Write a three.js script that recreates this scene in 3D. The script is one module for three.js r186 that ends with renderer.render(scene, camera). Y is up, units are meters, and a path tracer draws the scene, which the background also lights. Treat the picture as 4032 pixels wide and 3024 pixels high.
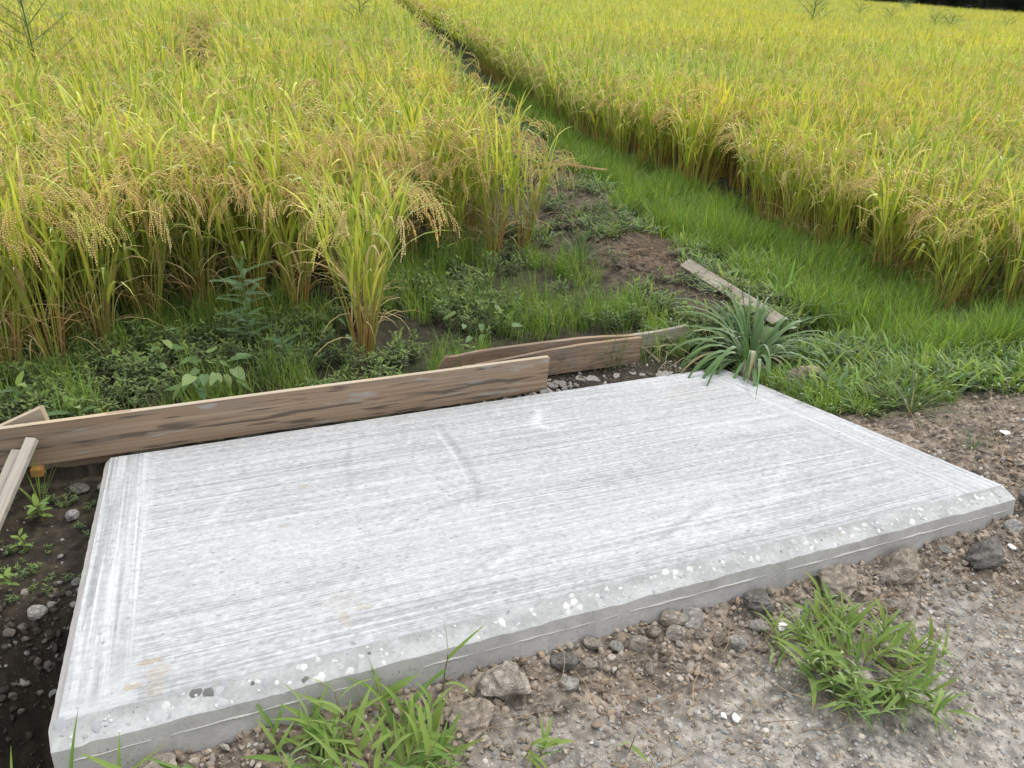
import * as THREE from 'three';
import { mergeGeometries } from 'three/addons/utils/BufferGeometryUtils.js';

// ---------------------------------------------------------------- camera, sky, sun, exposure
const scene = new THREE.Scene();
const camera = new THREE.PerspectiveCamera(52.02, 4 / 3, 0.05, 900);
camera.position.set(0, 1.7206, 0);
camera.up.set(0.13089, 0.88032, -0.45597);
camera.lookAt(0.35615, 1.7206 - 0.47097, -0.80706);
camera.updateMatrixWorld();
camera.updateProjectionMatrix();

const renderer = new THREE.WebGLRenderer({ antialias: true });
renderer.toneMapping = THREE.LinearToneMapping;
renderer.toneMappingExposure = 1.6;
renderer.shadowMap.enabled = true;

const hash2 = (x, y) => { let h = (x | 0) * 374761393 + (y | 0) * 668265263; h = Math.imul(h ^ (h >>> 13), 1274126177); return ((h ^ (h >>> 16)) >>> 0) / 4294967296; };
function vnoise(x, y) {
  const xi = Math.floor(x), yi = Math.floor(y); let fx = x - xi, fy = y - yi;
  fx = fx * fx * (3 - 2 * fx); fy = fy * fy * (3 - 2 * fy);
  const a = hash2(xi, yi), b = hash2(xi + 1, yi), c = hash2(xi, yi + 1), d = hash2(xi + 1, yi + 1);
  return a + (b - a) * fx + (c - a) * fy + (a - b - c + d) * fx * fy;
}
function fbm(x, y, o = 4) { let s = 0, a = 0.5, n = 0; for (let i = 0; i < o; i++) { s += a * vnoise(x, y); n += a; a *= 0.5; x = x * 2.03 + 17.3; y = y * 2.03 + 5.1; } return s / n; }
function makeRng(a) { return () => { a |= 0; a = a + 0x6D2B79F5 | 0; let t = Math.imul(a ^ a >>> 15, 1 | a); t = t + Math.imul(t ^ t >>> 7, 61 | t) ^ t; return ((t ^ t >>> 14) >>> 0) / 4294967296; }; }
const ss = (a, b, x) => { const t = Math.min(1, Math.max(0, (x - a) / (b - a))); return t * t * (3 - 2 * t); };
const lerp = (a, b, t) => a + (b - a) * t;
const clamp = (v, a = 0, b = 1) => Math.min(b, Math.max(a, v));

{ // overcast sky: brighter overhead than at the horizon, faint cloud mottling
  const w = 256, h = 128, d = new Float32Array(w * h * 4);
  for (let j = 0; j < h; j++) for (let i = 0; i < w; i++) {
    const el = ((j + 0.5) / h - 0.5) * Math.PI, az = (i + 0.5) / w * Math.PI * 2;
    const s = Math.max(0, Math.sin(el)), c = Math.cos(el);
    let L = 1.12 * (1 + 1.5 * s) / 2.5;
    L *= 0.9 + 0.2 * (0.5 + 0.5 * (vnoise(Math.cos(az) * c * 3 + 9, Math.sin(az) * c * 3 + s * 4 + 9) * 2 - 1));
    if (el < 0) L = 0.3;
    const k = (j * w + i) * 4; d[k] = L * 0.985; d[k + 1] = L; d[k + 2] = L * 1.025; d[k + 3] = 1;
  }
  const t = new THREE.DataTexture(d, w, h, THREE.RGBAFormat, THREE.FloatType);
  t.mapping = THREE.EquirectangularReflectionMapping; t.magFilter = THREE.LinearFilter; t.minFilter = THREE.LinearFilter; t.wrapS = THREE.RepeatWrapping; t.needsUpdate = true;
  scene.background = t; scene.environment = t;
}
const sun = new THREE.DirectionalLight(new THREE.Color(1, 0.93, 0.80), 1.5);
sun.position.set(14, 20, -4); sun.castShadow = true; sun.shadow.radius = 24;
sun.shadow.camera.left = -30; sun.shadow.camera.right = 30; sun.shadow.camera.top = 30; sun.shadow.camera.bottom = -30; sun.shadow.camera.far = 120;
sun.shadow.mapSize.set(2048, 2048);
scene.add(sun); scene.add(sun.target);

// ---------------------------------------------------------------- helpers
const taken = new Map();
function numbered(n) { const k = taken.get(n) || 0; taken.set(n, k + 1); return k ? `${n}_${String(k).padStart(3, '0')}` : n; }
function shade(o) { o.castShadow = true; o.receiveShadow = true; return o; }
function tag(o, label, category, group, kind) { if (label) o.userData.label = label; if (category) o.userData.category = category; if (group) o.userData.group = group; if (kind) o.userData.kind = kind; return o; }
function thing(name, label, category, [x, y, z] = [0, 0, 0], group) { const g = new THREE.Group(); g.name = numbered(name); g.position.set(x, y, z); scene.add(g); return tag(g, label, category, group); }
function part(name, geo, mat, parent, kind) { const m = shade(new THREE.Mesh(geo, mat)); m.name = name; parent.add(m); if (kind) m.userData.kind = kind; return m; }
function solo(name, geo, mat, label, category, [x, y, z], group) { const m = shade(new THREE.Mesh(geo, mat)); m.name = numbered(name); m.position.set(x, y, z); scene.add(m); return tag(m, label, category, group); }

class MB { // collects triangles with vertex colours into one geometry
  constructor() { this.p = []; this.c = []; this.i = []; }
  v(x, y, z, c) { this.p.push(x, y, z); this.c.push(c[0], c[1], c[2]); return this.p.length / 3 - 1; }
  t(a, b, c) { this.i.push(a, b, c); }
  q(a, b, c, d) { this.i.push(a, b, c, a, c, d); }
  get n() { return this.p.length / 3; }
  geo() {
    const g = new THREE.BufferGeometry();
    g.setAttribute('position', new THREE.Float32BufferAttribute(this.p, 3));
    g.setAttribute('color', new THREE.Float32BufferAttribute(this.c, 3));
    g.setIndex(this.i); g.computeVertexNormals(); return g;
  }
}
// a grass blade: starts at (x,y,z), heads to azimuth az at elevation el0 and bends by curl along its length
function blade(mb, x, y, z, az, len, w, el0, curl, col, seg = 5, o = {}) {
  const twist = o.twist || 0, pw = o.pw || 1.4, fold = o.fold || 0, base = o.base ?? 0.45, col2 = o.tip || col;
  const ca = Math.cos(az), sa = Math.sin(az); let px = x, py = y, pz = z, last = null;
  for (let k = 0; k <= seg; k++) {
    const t = k / seg, el = el0 - curl * Math.pow(t, pw);
    const ww = k === seg ? 0 : w * 0.5 * Math.min(1, base + (1 - base) * t * 4) * (1 - Math.pow(t, o.taper || 2.6));
    const tw = twist * t, sx = -sa * Math.cos(tw), sz = ca * Math.cos(tw), sy = Math.sin(tw);
    const c = t > 0.8 ? col2 : col;
    let row;
    if (k === seg) row = [mb.v(px, py, pz, c)];
    else if (fold) { const nx = -ca * Math.sin(el), ny = Math.cos(el), nz = -sa * Math.sin(el), f = fold * ww; row = [mb.v(px - sx * ww + nx * f, py - sy * ww + ny * f, pz - sz * ww + nz * f, c), mb.v(px, py, pz, c), mb.v(px + sx * ww + nx * f, py + sy * ww + ny * f, pz + sz * ww + nz * f, c)]; }
    else row = [mb.v(px - sx * ww, py - sy * ww, pz - sz * ww, c), mb.v(px + sx * ww, py + sy * ww, pz + sz * ww, c)];
    if (last) { if (row.length === 1) { for (let m = 0; m + 1 < last.length; m++) mb.t(last[m], last[m + 1], row[0]); } else for (let m = 0; m + 1 < last.length; m++) mb.q(last[m], last[m + 1], row[m + 1], row[m]); }
    last = row;
    const em = el0 - curl * Math.pow((k + 0.5) / seg, pw), st = len / seg;
    px += ca * Math.cos(em) * st; py += Math.sin(em) * st; pz += sa * Math.cos(em) * st;
  }
}
// a three or more sided stalk through a list of points
function stalk(mb, pts, r0, r1, cols, sides = 3) {
  let last = null;
  for (let k = 0; k < pts.length; k++) {
    const t = k / (pts.length - 1), r = lerp(r0, r1, t), c = Array.isArray(cols[0]) ? cols[Math.min(k, cols.length - 1)] : cols, p = pts[k];
    const q = pts[Math.min(k + 1, pts.length - 1)], p0 = pts[Math.max(0, k - 1)];
    const d = new THREE.Vector3(q[0] - p0[0], q[1] - p0[1], q[2] - p0[2]).normalize();
    const u = new THREE.Vector3(Math.abs(d.y) > 0.9 ? 1 : 0, Math.abs(d.y) > 0.9 ? 0 : 1, 0).cross(d).normalize(), v = d.clone().cross(u);
    const row = [];
    for (let m = 0; m < sides; m++) { const a = m / sides * Math.PI * 2, cx = Math.cos(a) * r, sx = Math.sin(a) * r; row.push(mb.v(p[0] + u.x * cx + v.x * sx, p[1] + u.y * cx + v.y * sx, p[2] + u.z * cx + v.z * sx, c)); }
    if (last) for (let m = 0; m < sides; m++) { const n = (m + 1) % sides; mb.q(last[m], last[n], row[n], row[m]); }
    last = row;
  }
}
function grain(mb, x, y, z, d, len, w, c, sides = 4) { // spindle-shaped seed along d
  const u = new THREE.Vector3(Math.abs(d.y) > 0.9 ? 1 : 0, Math.abs(d.y) > 0.9 ? 0 : 1, 0).cross(d).normalize(), v = d.clone().cross(u);
  const a = mb.v(x, y, z, c), b = mb.v(x + d.x * len, y + d.y * len, z + d.z * len, c), ring = [];
  for (let m = 0; m < sides; m++) { const t = m / sides * Math.PI * 2, cx = Math.cos(t) * w, sx = Math.sin(t) * w; ring.push(mb.v(x + d.x * len * 0.45 + u.x * cx + v.x * sx, y + d.y * len * 0.45 + u.y * cx + v.y * sx, z + d.z * len * 0.45 + u.z * cx + v.z * sx, c)); }
  for (let m = 0; m < sides; m++) { const n = (m + 1) % sides; mb.t(a, ring[n], ring[m]); mb.t(b, ring[m], ring[n]); }
}
const vary = (c, r, s = 0.18) => { const k = 1 + (r() * 2 - 1) * s, h = (r() * 2 - 1) * s * 0.4; return [c[0] * k * (1 + h), c[1] * k, c[2] * k * (1 - h)]; };

function texture(w, h, fn, srgb, rx = 1, ry = 1) { // fn(u,v) -> [r,g,b] 0..1
  const d = new Uint8Array(w * h * 4);
  for (let j = 0; j < h; j++) for (let i = 0; i < w; i++) { const c = fn(i / w, j / h), k = (j * w + i) * 4; d[k] = clamp(c[0]) * 255; d[k + 1] = clamp(c[1]) * 255; d[k + 2] = clamp(c[2]) * 255; d[k + 3] = 255; }
  const t = new THREE.DataTexture(d, w, h); t.magFilter = THREE.LinearFilter; t.minFilter = THREE.LinearMipmapLinearFilter; t.generateMipmaps = true; t.wrapS = t.wrapT = THREE.RepeatWrapping;
  if (srgb) t.colorSpace = THREE.SRGBColorSpace; t.repeat.set(rx, ry); t.needsUpdate = true; return t;
}
const leafMat = new THREE.MeshPhysicalMaterial({ vertexColors: true, roughness: 0.92, transmission: 0.46, thickness: 0, side: THREE.DoubleSide });
const glossLeafMat = new THREE.MeshPhysicalMaterial({ vertexColors: true, roughness: 0.9, transmission: 0.25, thickness: 0, side: THREE.DoubleSide });
const stemMat = new THREE.MeshStandardMaterial({ vertexColors: true, roughness: 0.8 });
const grainMat = new THREE.MeshStandardMaterial({ vertexColors: true, roughness: 0.75 });

// ---------------------------------------------------------------- ground
const xLeft = (z) => 2.05 + Math.max(0, -z - 5) * 0.20;              // right edge of the left field
const xRight = (z) => 4.05 - 0.2 * ss(-5.5, -9, z) + Math.max(0, -z - 7) * 0.165;           // left edge of the right field
const slabTop = (z) => 0.336 + (z + 1.302) * 0.2016;
const FRONT = -1.262;                                               // slab front face
function groundBase(x, z) {
  const c = xLeft(Math.min(z, -3.2)) + 0.75;
  const ridge = 0.12 * Math.exp(-Math.pow((x - c) / 0.42, 2)) * ss(-2.7, -3.3, z);
  let y = ridge + 0.018 * ss(1.2, 1.6, x) * (1 - ss(2.5, 3.0, x)) * ss(-3.1, -2.9, z) + 0.012 * ss(-3.3, -2.8, z);
  const road = 0.222 + 0.035 * ss(1.8, 2.6, x);
  if (z > -3.0) {
    const right = Math.min(road, slabTop(z) - 0.04 + 0.02 * ss(2.4, 3, x));
    y = lerp(y, Math.max(y, right), ss(2.2, 2.31, x));
  }
  if (x > -0.36 && x < 2.31 && z > -2.745 && z < FRONT) y = Math.min(y, slabTop(z) - 0.24 * ss(-2.745, -2.6, z) - 0.03);
  if (x < -0.3 && z > -2.835) {                                     // the dug-out beside the slab
    let l = -0.07 - 0.03 * ss(-2.7, -2.3, z);
    l = lerp(l, -0.62, ss(-2.22, -1.86, z));
    y = lerp(y, l, ss(-0.3, -0.36, x));
  }
  if (z >= FRONT) { const f = road; const pit = ss(-0.33, -0.42, x + (vnoise(z * 14, 3) - 0.5) * 0.05) * (1 - ss(-1.26, -1.17, z + (vnoise(x * 9, 7) - 0.5) * 0.05)); y = lerp(f, -0.62, pit); }
  return y;
}
function zoneWeights(x, z) {
  const wob = (fbm(x * 2.3 + 40, z * 2.3, 4) - 0.5);
  const front = z > FRONT && x > -0.42 ? 1 : 0;
  const rightDry = ss(2.2, 2.32, x) * ss(-2.15 + wob * 0.5, -1.85 + wob * 0.5, z) * (1 - front);
  const dry = Math.max(front, rightDry);
  const road = ss(-0.1, 0.12, z - (-0.98 - 0.06 * (x - 1) + wob * 0.45)) * dry + ss(2.9, 3.2, x + wob) * ss(-1.75, -1.5, z) * dry;
  const c = xLeft(Math.min(z, -3.2)) + 0.75;
  const ridge = Math.exp(-Math.pow((x - c + 0.05) / 0.55, 2)) * ss(-2.95, -3.25, z) * (0.75 + wob);
  return { dry, road: clamp(road), ridge: clamp(ridge * 1.3), wob };
}
function groundY(x, z) {
  const b = groundBase(x, z);
  if (x < -3 || x > 7 || z < -9 || z > 1.5) return b + (fbm(x * 2, z * 2, 2) - 0.5) * 0.02;
  const w = zoneWeights(x, z);
  const lump = fbm(x * 9, z * 9, 4) - 0.5, fine = fbm(x * 38 + 3, z * 38, 3) - 0.5, cl = Math.abs(fbm(x * 16 + 7, z * 16 + 2, 3) - 0.5);
  const loose = w.dry * (1 - w.road);
  return b + w.ridge * ((fbm(x * 14 + 5, z * 14, 3) - 0.5) * 0.06) + lump * lerp(0.03, 0.012, w.road) + fine * lerp(0.014, 0.006, w.road) + loose * (0.016 - cl * 0.08);
}
{
  const line = (a, b, step, out, far, gr) => { const l = []; for (let v = a; v <= b + 1e-6; v += step) l.push(v); let s = step, v = a; const lo = []; while (v > -far) { s *= gr; v -= s; lo.unshift(v); } s = step; v = b; const hi = []; while (v < out) { s *= gr; v += s; hi.push(v); } return [...lo, ...l, ...hi]; };
  const xs = line(-1.3, 4.6, 0.018, 420, 420, 1.13), zs = line(-4.4, 0.1, 0.018, 120, 420, 1.13);
  const P = [], C = [], U = [], I = [], nx = xs.length;
  for (const z of zs) for (const x of xs) {
    P.push(x, groundY(x, z), z); U.push(x / 1.3, z / 1.3);
    const w = zoneWeights(x, z); let c = [0.055, 0.043, 0.028];                      // wet paddy mud
    const moss = clamp((fbm(x * 3 + 9, z * 3, 3) - 0.5) * 5); c = [lerp(c[0], 0.05, moss), lerp(c[1], 0.058, moss), lerp(c[2], 0.02, moss)];
    const mix = (k, t) => { c = [lerp(c[0], t[0], k), lerp(c[1], t[1], k), lerp(c[2], t[2], k)]; };
    mix(w.ridge, [0.16, 0.122, 0.088]);
    mix(w.dry, [0.35, 0.292, 0.238]);
    mix(w.dry * clamp((fbm(x * 4 + 20, z * 4 + 3, 3) - 0.55) * 5), [0.27, 0.22, 0.175]);
    mix(w.road, [0.42, 0.395, 0.365]);
    C.push(...c);
  }
  for (let j = 0; j + 1 < zs.length; j++) for (let i = 0; i + 1 < nx; i++) { const a = j * nx + i; I.push(a, a + nx, a + nx + 1, a, a + nx + 1, a + 1); }
  const g = new THREE.BufferGeometry(); g.setAttribute('position', new THREE.Float32BufferAttribute(P, 3)); g.setAttribute('color', new THREE.Float32BufferAttribute(C, 3)); g.setAttribute('uv', new THREE.Float32BufferAttribute(U, 2)); g.setIndex(I); g.computeVertexNormals();
  const per = (u, v, n, s) => { const f = (a, b) => fbm(a * n + s, b * n + s, 4); return lerp(lerp(f(u, v), f(u - 1, v), u), lerp(f(u, v - 1), f(u - 1, v - 1), u), v); };
  const map = texture(1024, 1024, (u, v) => { const n = per(u, v, 60, 11), m = per(u, v, 14, 60), k = 0.46 + 0.75 * (n - 0.5) * 1.5 + 0.35 * (m - 0.5); const s = vnoise(u * 400, v * 400) > 0.86 ? 0.22 : 0; const w = clamp(k + 0.25 + s, 0.3, 1); return [w, w * (0.985 + 0.02 * m), w * (0.96 + 0.06 * m)]; }, true);
  const bump = texture(1024, 1024, (u, v) => { const n = per(u, v, 70, 31), b = per(u, v, 22, 5); const k = 0.55 * n + 0.45 * b; return [k, k, k]; }, false);
  const m = shade(new THREE.Mesh(g, new THREE.MeshStandardMaterial({ vertexColors: true, map, bumpMap: bump, bumpScale: 0.012, roughness: 0.97 })));
  m.name = 'ground'; tag(m, 'bare soil, gravel track edge and dark paddy mud', null, null, 'structure'); scene.add(m);
}

// ---------------------------------------------------------------- concrete slab
const L = 2.68, W = 1.481;
const slab = thing('concrete_slab', 'large pale grey broom-finished concrete ramp slab beside the paddy', 'concrete slab', [-0.368, 0.336, -1.30]);
slab.rotation.x = -Math.asin(0.19766);
{
  // surface relief and tone share one height field: broom strokes, trowelled bands, scuffs
  const tw = 2048, th = 1132, hgt = new Float32Array(tw * th), tone = new Float32Array(tw * th), stain = new Float32Array(tw * th);
  const segs = [ // scuffs dragged in the fresh surface: polyline (a, b), width, depth
    [[[1.20, 1.30], [1.185, 1.10], [1.177, 0.95], [1.148, 0.725], [1.113, 0.606]], 0.016, -0.3], [[[1.165, 1.24], [1.15, 0.95], [1.12, 0.74]], 0.008, 0.28],
    [[[0.829, 1.26], [0.774, 1.02], [0.751, 0.83]], 0.014, -0.26], [[[1.63, 1.29], [1.545, 1.147], [1.582, 1.072], [1.638, 1.086]], 0.022, 0.4], [[[1.66, 1.29], [1.59, 1.18]], 0.03, 0.15],
    [[[1.151, 0.645], [0.961, 0.586], [0.806, 0.493]], 0.012, -0.28], [[[1.10, 0.70], [0.93, 0.63], [0.83, 0.56]], 0.008, 0.25], [[[1.084, 0.279], [0.978, 0.218]], 0.012, -0.3], [[[1.12, 0.262], [1.0, 0.195]], 0.012, 0.3], [[[1.06, 0.30], [0.95, 0.235]], 0.008, -0.22],
    [[[0.418, 1.019], [0.36, 0.9], [0.308, 0.781]], 0.016, 0.3], [[[1.72, 0.259], [1.6, 0.2], [1.482, 0.144]], 0.014, -0.28], [[[1.76, 0.245], [1.55, 0.15]], 0.009, 0.22],
    [[[2.22, 0.47], [2.048, 0.314], [1.868, 0.141]], 0.02, 0.2], [[[2.195, 0.328], [2.13, 0.256], [2.251, 0.22]], 0.012, -0.24], [[[0.95, 0.98], [1.05, 0.80], [1.10, 0.62]], 0.01, -0.2], [[[1.9, 0.62], [2.05, 0.6], [2.2, 0.66]], 0.012, 0.18], [[[0.45, 1.25], [0.43, 1.1]], 0.014, -0.18],
  ];
  const stains = [[0.169, 0.135, 0.026, 0.012, 0.75], [0.134, 0.058, 0.020, 0.011, 0.75], [0.184, 0.085, 0.03, 0.03, 0.35], [0.18, 0.03, 0.02, 0.045, 0.3], [0.597, 0.12, 0.014, 0.035, 0.45], [0.651, 0.153, 0.025, 0.012, 0.45], [0.617, 0.928, 0.02, 0.012, 0.5], [0.519, 0.67, 0.016, 0.012, 0.45], [0.60, 0.2, 0.05, 0.05, 0.15], [2.34, 1.2, 0.18, 0.06, 0.10], [2.28, 1.26, 0.08, 0.04, 0.14]];
  const r = makeRng(5), pits = [];
  for (let k = 0; k < 1500; k++) pits.push([r() * L, r() * W, 0.0012 + Math.pow(r(), 4) * 0.006]);
  for (let j = 0; j < th; j++) for (let i = 0; i < tw; i++) {
    const a = i / tw * L, b = j / th * W, wob = (fbm(a * 1.1, b * 1.6 + 3, 2) - 0.5) * 0.05;
    const bb = b + wob + 0.02 * a;
    const g1 = fbm(a * 85, b * 120, 2); let s = 0.12 * vnoise(a * 0.9 + 50, bb * 110) + 0.50 * vnoise(a * 1.3 + 9, bb * 265) + 0.38 * vnoise(a * 2.6, bb * 420); s = 0.5 + (s - 0.5) * 1.15 + (g1 - 0.5) * 0.5;
    const patch = fbm(a * 2.2, b * 3.5, 3);
    s = lerp(s, 0.55 + 0.5 * (vnoise(a * 190, b * 210) - 0.5), clamp((patch - 0.5) * 2, 0, 0.4));
    let cr = 0.5 * vnoise(a * 130 + 3, b * 2.1 + 7) + 0.3 * vnoise(a * 260, b * 3.5) + 0.2 * vnoise(a * 380, b * 60); cr = clamp(0.58 + (cr - 0.5) * 1.4); if (vnoise(a * 150 + (vnoise(b * 4, 6) - 0.5) * 1.4, 0.5 + b * 0.7) > 0.80) cr -= 0.34;
    const edge = (vnoise(b * 3, 8) - 0.5) * 0.03;
    const left = 1 - ss(0.125, 0.16, a + edge), right = ss(2.47, 2.53, a + edge) * 0.8, trowel = Math.max(left, right);
    const smooth = left * (1 - ss(0.02, 0.17, b - a * 0.3 + (vnoise(a * 20, 2) - 0.5) * 0.12));
    let v = lerp(s, cr, trowel); v = lerp(v, 0.74 + 0.12 * (fbm(a * 14, b * 22, 3) - 0.5), smooth);
    if (trowel > 0.3) v = lerp(v, s, 0.18);
    const k = j * tw + i; hgt[k] = v; tone[k] = 0.5 + (v - 0.5) * 0.95 + (patch - 0.5) * 0.3 + (fbm(a * 60, b * 90, 3) - 0.5) * 0.42 + (hash2(i, j) - 0.5) * 0.22;
  }
  const stamp = (a, b, ra, fn) => { const i0 = Math.max(0, Math.floor((a - ra) / L * tw)), i1 = Math.min(tw - 1, Math.ceil((a + ra) / L * tw)), j0 = Math.max(0, Math.floor((b - ra) / W * th)), j1 = Math.min(th - 1, Math.ceil((b + ra) / W * th)); for (let j = j0; j <= j1; j++) for (let i = i0; i <= i1; i++) fn(j * tw + i, i / tw * L - a, j / th * W - b); };
  for (const [pl, wd, dp] of segs) { // walk the polyline once and take the nearest-sample minimum so overlaps do not add up
    const near = new Map();
    for (let m = 0; m + 1 < pl.length; m++) { const n = Math.ceil(Math.hypot(pl[m + 1][0] - pl[m][0], pl[m + 1][1] - pl[m][1]) / 0.004); for (let q = 0; q <= n; q++) { const a = lerp(pl[m][0], pl[m + 1][0], q / n), b = lerp(pl[m][1], pl[m + 1][1], q / n); stamp(a, b, wd * 1.6, (k, da, db) => { const d = Math.hypot(da, db) / wd * (0.75 + 0.5 * vnoise(da * 300 + a * 90, db * 300 + b * 90)); if (d < (near.get(k) ?? 9)) near.set(k, d); }); } }
    for (const [k, d] of near) { const f = Math.exp(-d * d * 1.6); tone[k] += dp * f * 0.75; hgt[k] += dp * f * 0.9; }
  }
  for (const [a, b, rr] of pits) stamp(a, b, rr, (k, da, db) => { if (Math.hypot(da, db * 1.5) < rr * (0.7 + 0.5 * vnoise(da * 900, db * 900))) { tone[k] -= 0.38; hgt[k] -= 0.5; } });
  for (const [a, b, ra, rb, s] of stains) stamp(a, b, Math.max(ra, rb) * 1.4, (k, da, db) => { const d = Math.hypot(da / ra, db / rb) + (fbm(da * 120 + 5, db * 120 + 5, 3) - 0.5) * 1.1; stain[k] = Math.max(stain[k], s * (1 - ss(0.7, 1.0, d))); });
  const d = new Uint8Array(tw * th * 4), e = new Uint8Array(tw * th * 4);
  for (let k = 0; k < tw * th; k++) {
    const t = clamp(tone[k], 0, 1), s = stain[k];
    d[k * 4] = lerp(lerp(134, 197, t), 158, s); d[k * 4 + 1] = lerp(lerp(136, 200, t), 148, s); d[k * 4 + 2] = lerp(lerp(140, 206, t), 134, s); d[k * 4 + 3] = 255;
    const hh = clamp(hgt[k]) * 255; e[k * 4] = e[k * 4 + 1] = e[k * 4 + 2] = hh; e[k * 4 + 3] = 255;
  }
  const mk = (arr, srgb) => { const t = new THREE.DataTexture(arr, tw, th); t.magFilter = THREE.LinearFilter; t.minFilter = THREE.LinearMipmapLinearFilter; t.generateMipmaps = true; if (srgb) t.colorSpace = THREE.SRGBColorSpace; t.needsUpdate = true; return t; };
  const topMat = new THREE.MeshStandardMaterial({ map: mk(d, true), bumpMap: mk(e, false), bumpScale: 0.003, roughness: 0.93 });
  // top sheet with slow waves
  const na = 200, nb = 110, g = new THREE.BufferGeometry(), P = [], U = [], I = [];
  const lift = (a, b) => (fbm(a * 2.4, b * 2.4, 3) - 0.5) * 0.005 * ss(0, 0.06, Math.min(a, L - a, b, W - b));
  const rag = (t, s, amp) => (fbm(t * 26, s, 4) - 0.5) * amp;
  for (let j = 0; j <= nb; j++) for (let i = 0; i <= na; i++) { let a = i / na * L, b = j / nb * W; U.push(i / na, j / nb); if (j === 0) b += rag(a, 1, 0.006); if (j === nb) b += rag(a, 2, 0.006); if (i === 0) a += rag(b, 3, 0.002); if (i === na) a += rag(b, 4, 0.004); P.push(a, lift(i / na * L, j / nb * W), -b); }
  for (let j = 0; j < nb; j++) for (let i = 0; i < na; i++) { const a = j * (na + 1) + i; I.push(a, a + 1, a + na + 2, a, a + na + 2, a + na + 1); }
  g.setAttribute('position', new THREE.Float32BufferAttribute(P, 3)); g.setAttribute('uv', new THREE.Float32BufferAttribute(U, 2)); g.setIndex(I); g.computeVertexNormals();
  part('top_surface', g, topMat, slab);
  // rim: rings below the perimeter of the top sheet
  const ring0 = [], kinds = [];
  const at = (i, j) => { const k = (j * (na + 1) + i) * 3; return [P[k], P[k + 1], P[k + 2]]; };
  for (let i = 0; i <= na; i++) { ring0.push(at(i, 0)); kinds.push(0); }
  for (let j = 0; j <= nb; j++) { ring0.push(at(na, j)); kinds.push(1); }
  for (let i = na; i >= 0; i--) { ring0.push(at(i, nb)); kinds.push(2); }
  for (let j = nb; j >= 0; j--) { ring0.push(at(0, j)); kinds.push(3); }
  const CH = [[0.045, 0.034], [0.012, 0.012], [0.010, 0.012], [0.020, 0.018]];
  const ringAt = (lv) => ring0.map((p, n) => {
    const k = kinds[n], [o, dr] = CH[k], t = k % 2 ? p[2] : p[0], j1 = rag(t, 11 + k, k ? 0.004 : 0.008), j2 = rag(t, 21 + k, lv === 1 ? (k ? 0.004 : 0.009) : 0.003);
    let x = p[0], z = p[2]; const off = o + j1 * (lv === 1 ? 1 : 0.35);
    if (k === 0) { z += off; x = lerp(x, -0.012 + (x / L) * (L + 0.022), 1); } if (k === 1) x += off; if (k === 2) z -= off; if (k === 3) x -= off;
    const y = lv === 1 ? -dr + j2 : lv === 2 ? -0.10 : -0.185;
    return [x, y, z];
  });
  const rings = [ring0, ringAt(1), ringAt(2), ringAt(3)], N = ring0.length;
  const strip = (lv, from, to) => { const p = [], u = [], ix = []; let run = 0; for (let n = from; n <= to; n++) { const m = n % N; if (n > from) { const q = rings[lv][(n - 1) % N], w2 = rings[lv][m]; run += Math.hypot(w2[0] - q[0], w2[2] - q[2]); } p.push(...rings[lv][m], ...rings[lv + 1][m]); u.push(run / 0.6, lv * 0.17, run / 0.6, lv * 0.17 + 0.17); if (n > from) { const a = (n - from) * 2; ix.push(a - 2, a - 1, a + 1, a - 2, a + 1, a); } } const s = new THREE.BufferGeometry(); s.setAttribute('position', new THREE.Float32BufferAttribute(p, 3)); s.setAttribute('uv', new THREE.Float32BufferAttribute(u, 2)); s.setIndex(ix); s.computeVertexNormals(); return s; };
  const cm = (lo, hi, warm) => texture(512, 512, (u, v) => { const n = fbm(u * 9, v * 9, 4), f = fbm(u * 90, v * 60, 3), hole = vnoise(u * 120 + 9, v * 120) > 0.955 ? 0.5 : 1; const k = lerp(lo, hi, clamp(0.5 + (n - 0.5) * 1.3 + (f - 0.5) * 0.7)) * hole; return [k, k * warm, k * (warm * 2 - 1)]; }, true);
  const sideMat = new THREE.MeshStandardMaterial({ map: cm(0.63, 0.735, 0.992), roughness: 0.85 });
  const chamMat = new THREE.MeshStandardMaterial({ map: cm(0.55, 0.69, 1.014), roughness: 0.75 });
  const cham = part('front_chamfer', strip(0, 0, na), chamMat, slab);
  const nF = na + 1;
  part('side_face', mergeGeometries([strip(1, 0, na), strip(2, 0, na)]), sideMat, slab).userData.label = 'plain grey front face of the slab';
  const rest = (a, b) => mergeGeometries([strip(0, a, b), strip(1, a, b), strip(2, a, b)]);
  part('side_face', rest(na, nF + nb), sideMat, slab);
  part('side_face', rest(nF + nb, nF + nb + na + 1), sideMat, slab);
  part('side_face', rest(nF + nb + na + 1, N), sideMat, slab);
  // raised line of paste on the front face
  const pts = []; for (let i = 0; i <= 220; i++) { const a = 0.02 + i / 220 * (L - 0.04); pts.push([a, -0.066 + rag(a, 33, 0.006), 0.0455 + rag(a, 40, 0.003)]); }
  const mbS = new MB(); for (let i = 0; i < 220; i++) { const rr = 0.0012 + 0.0024 * vnoise(i * 0.23, 4); if (vnoise(i * 0.16, 9) > 0.16) stalk(mbS, [pts[i], pts[i + 1]], rr, 0.0012 + 0.0024 * vnoise((i + 1) * 0.23, 4), [0.44, 0.44, 0.42], 5); }
  part('seam_ridge', mbS.geo(), stemMat, slab);
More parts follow.
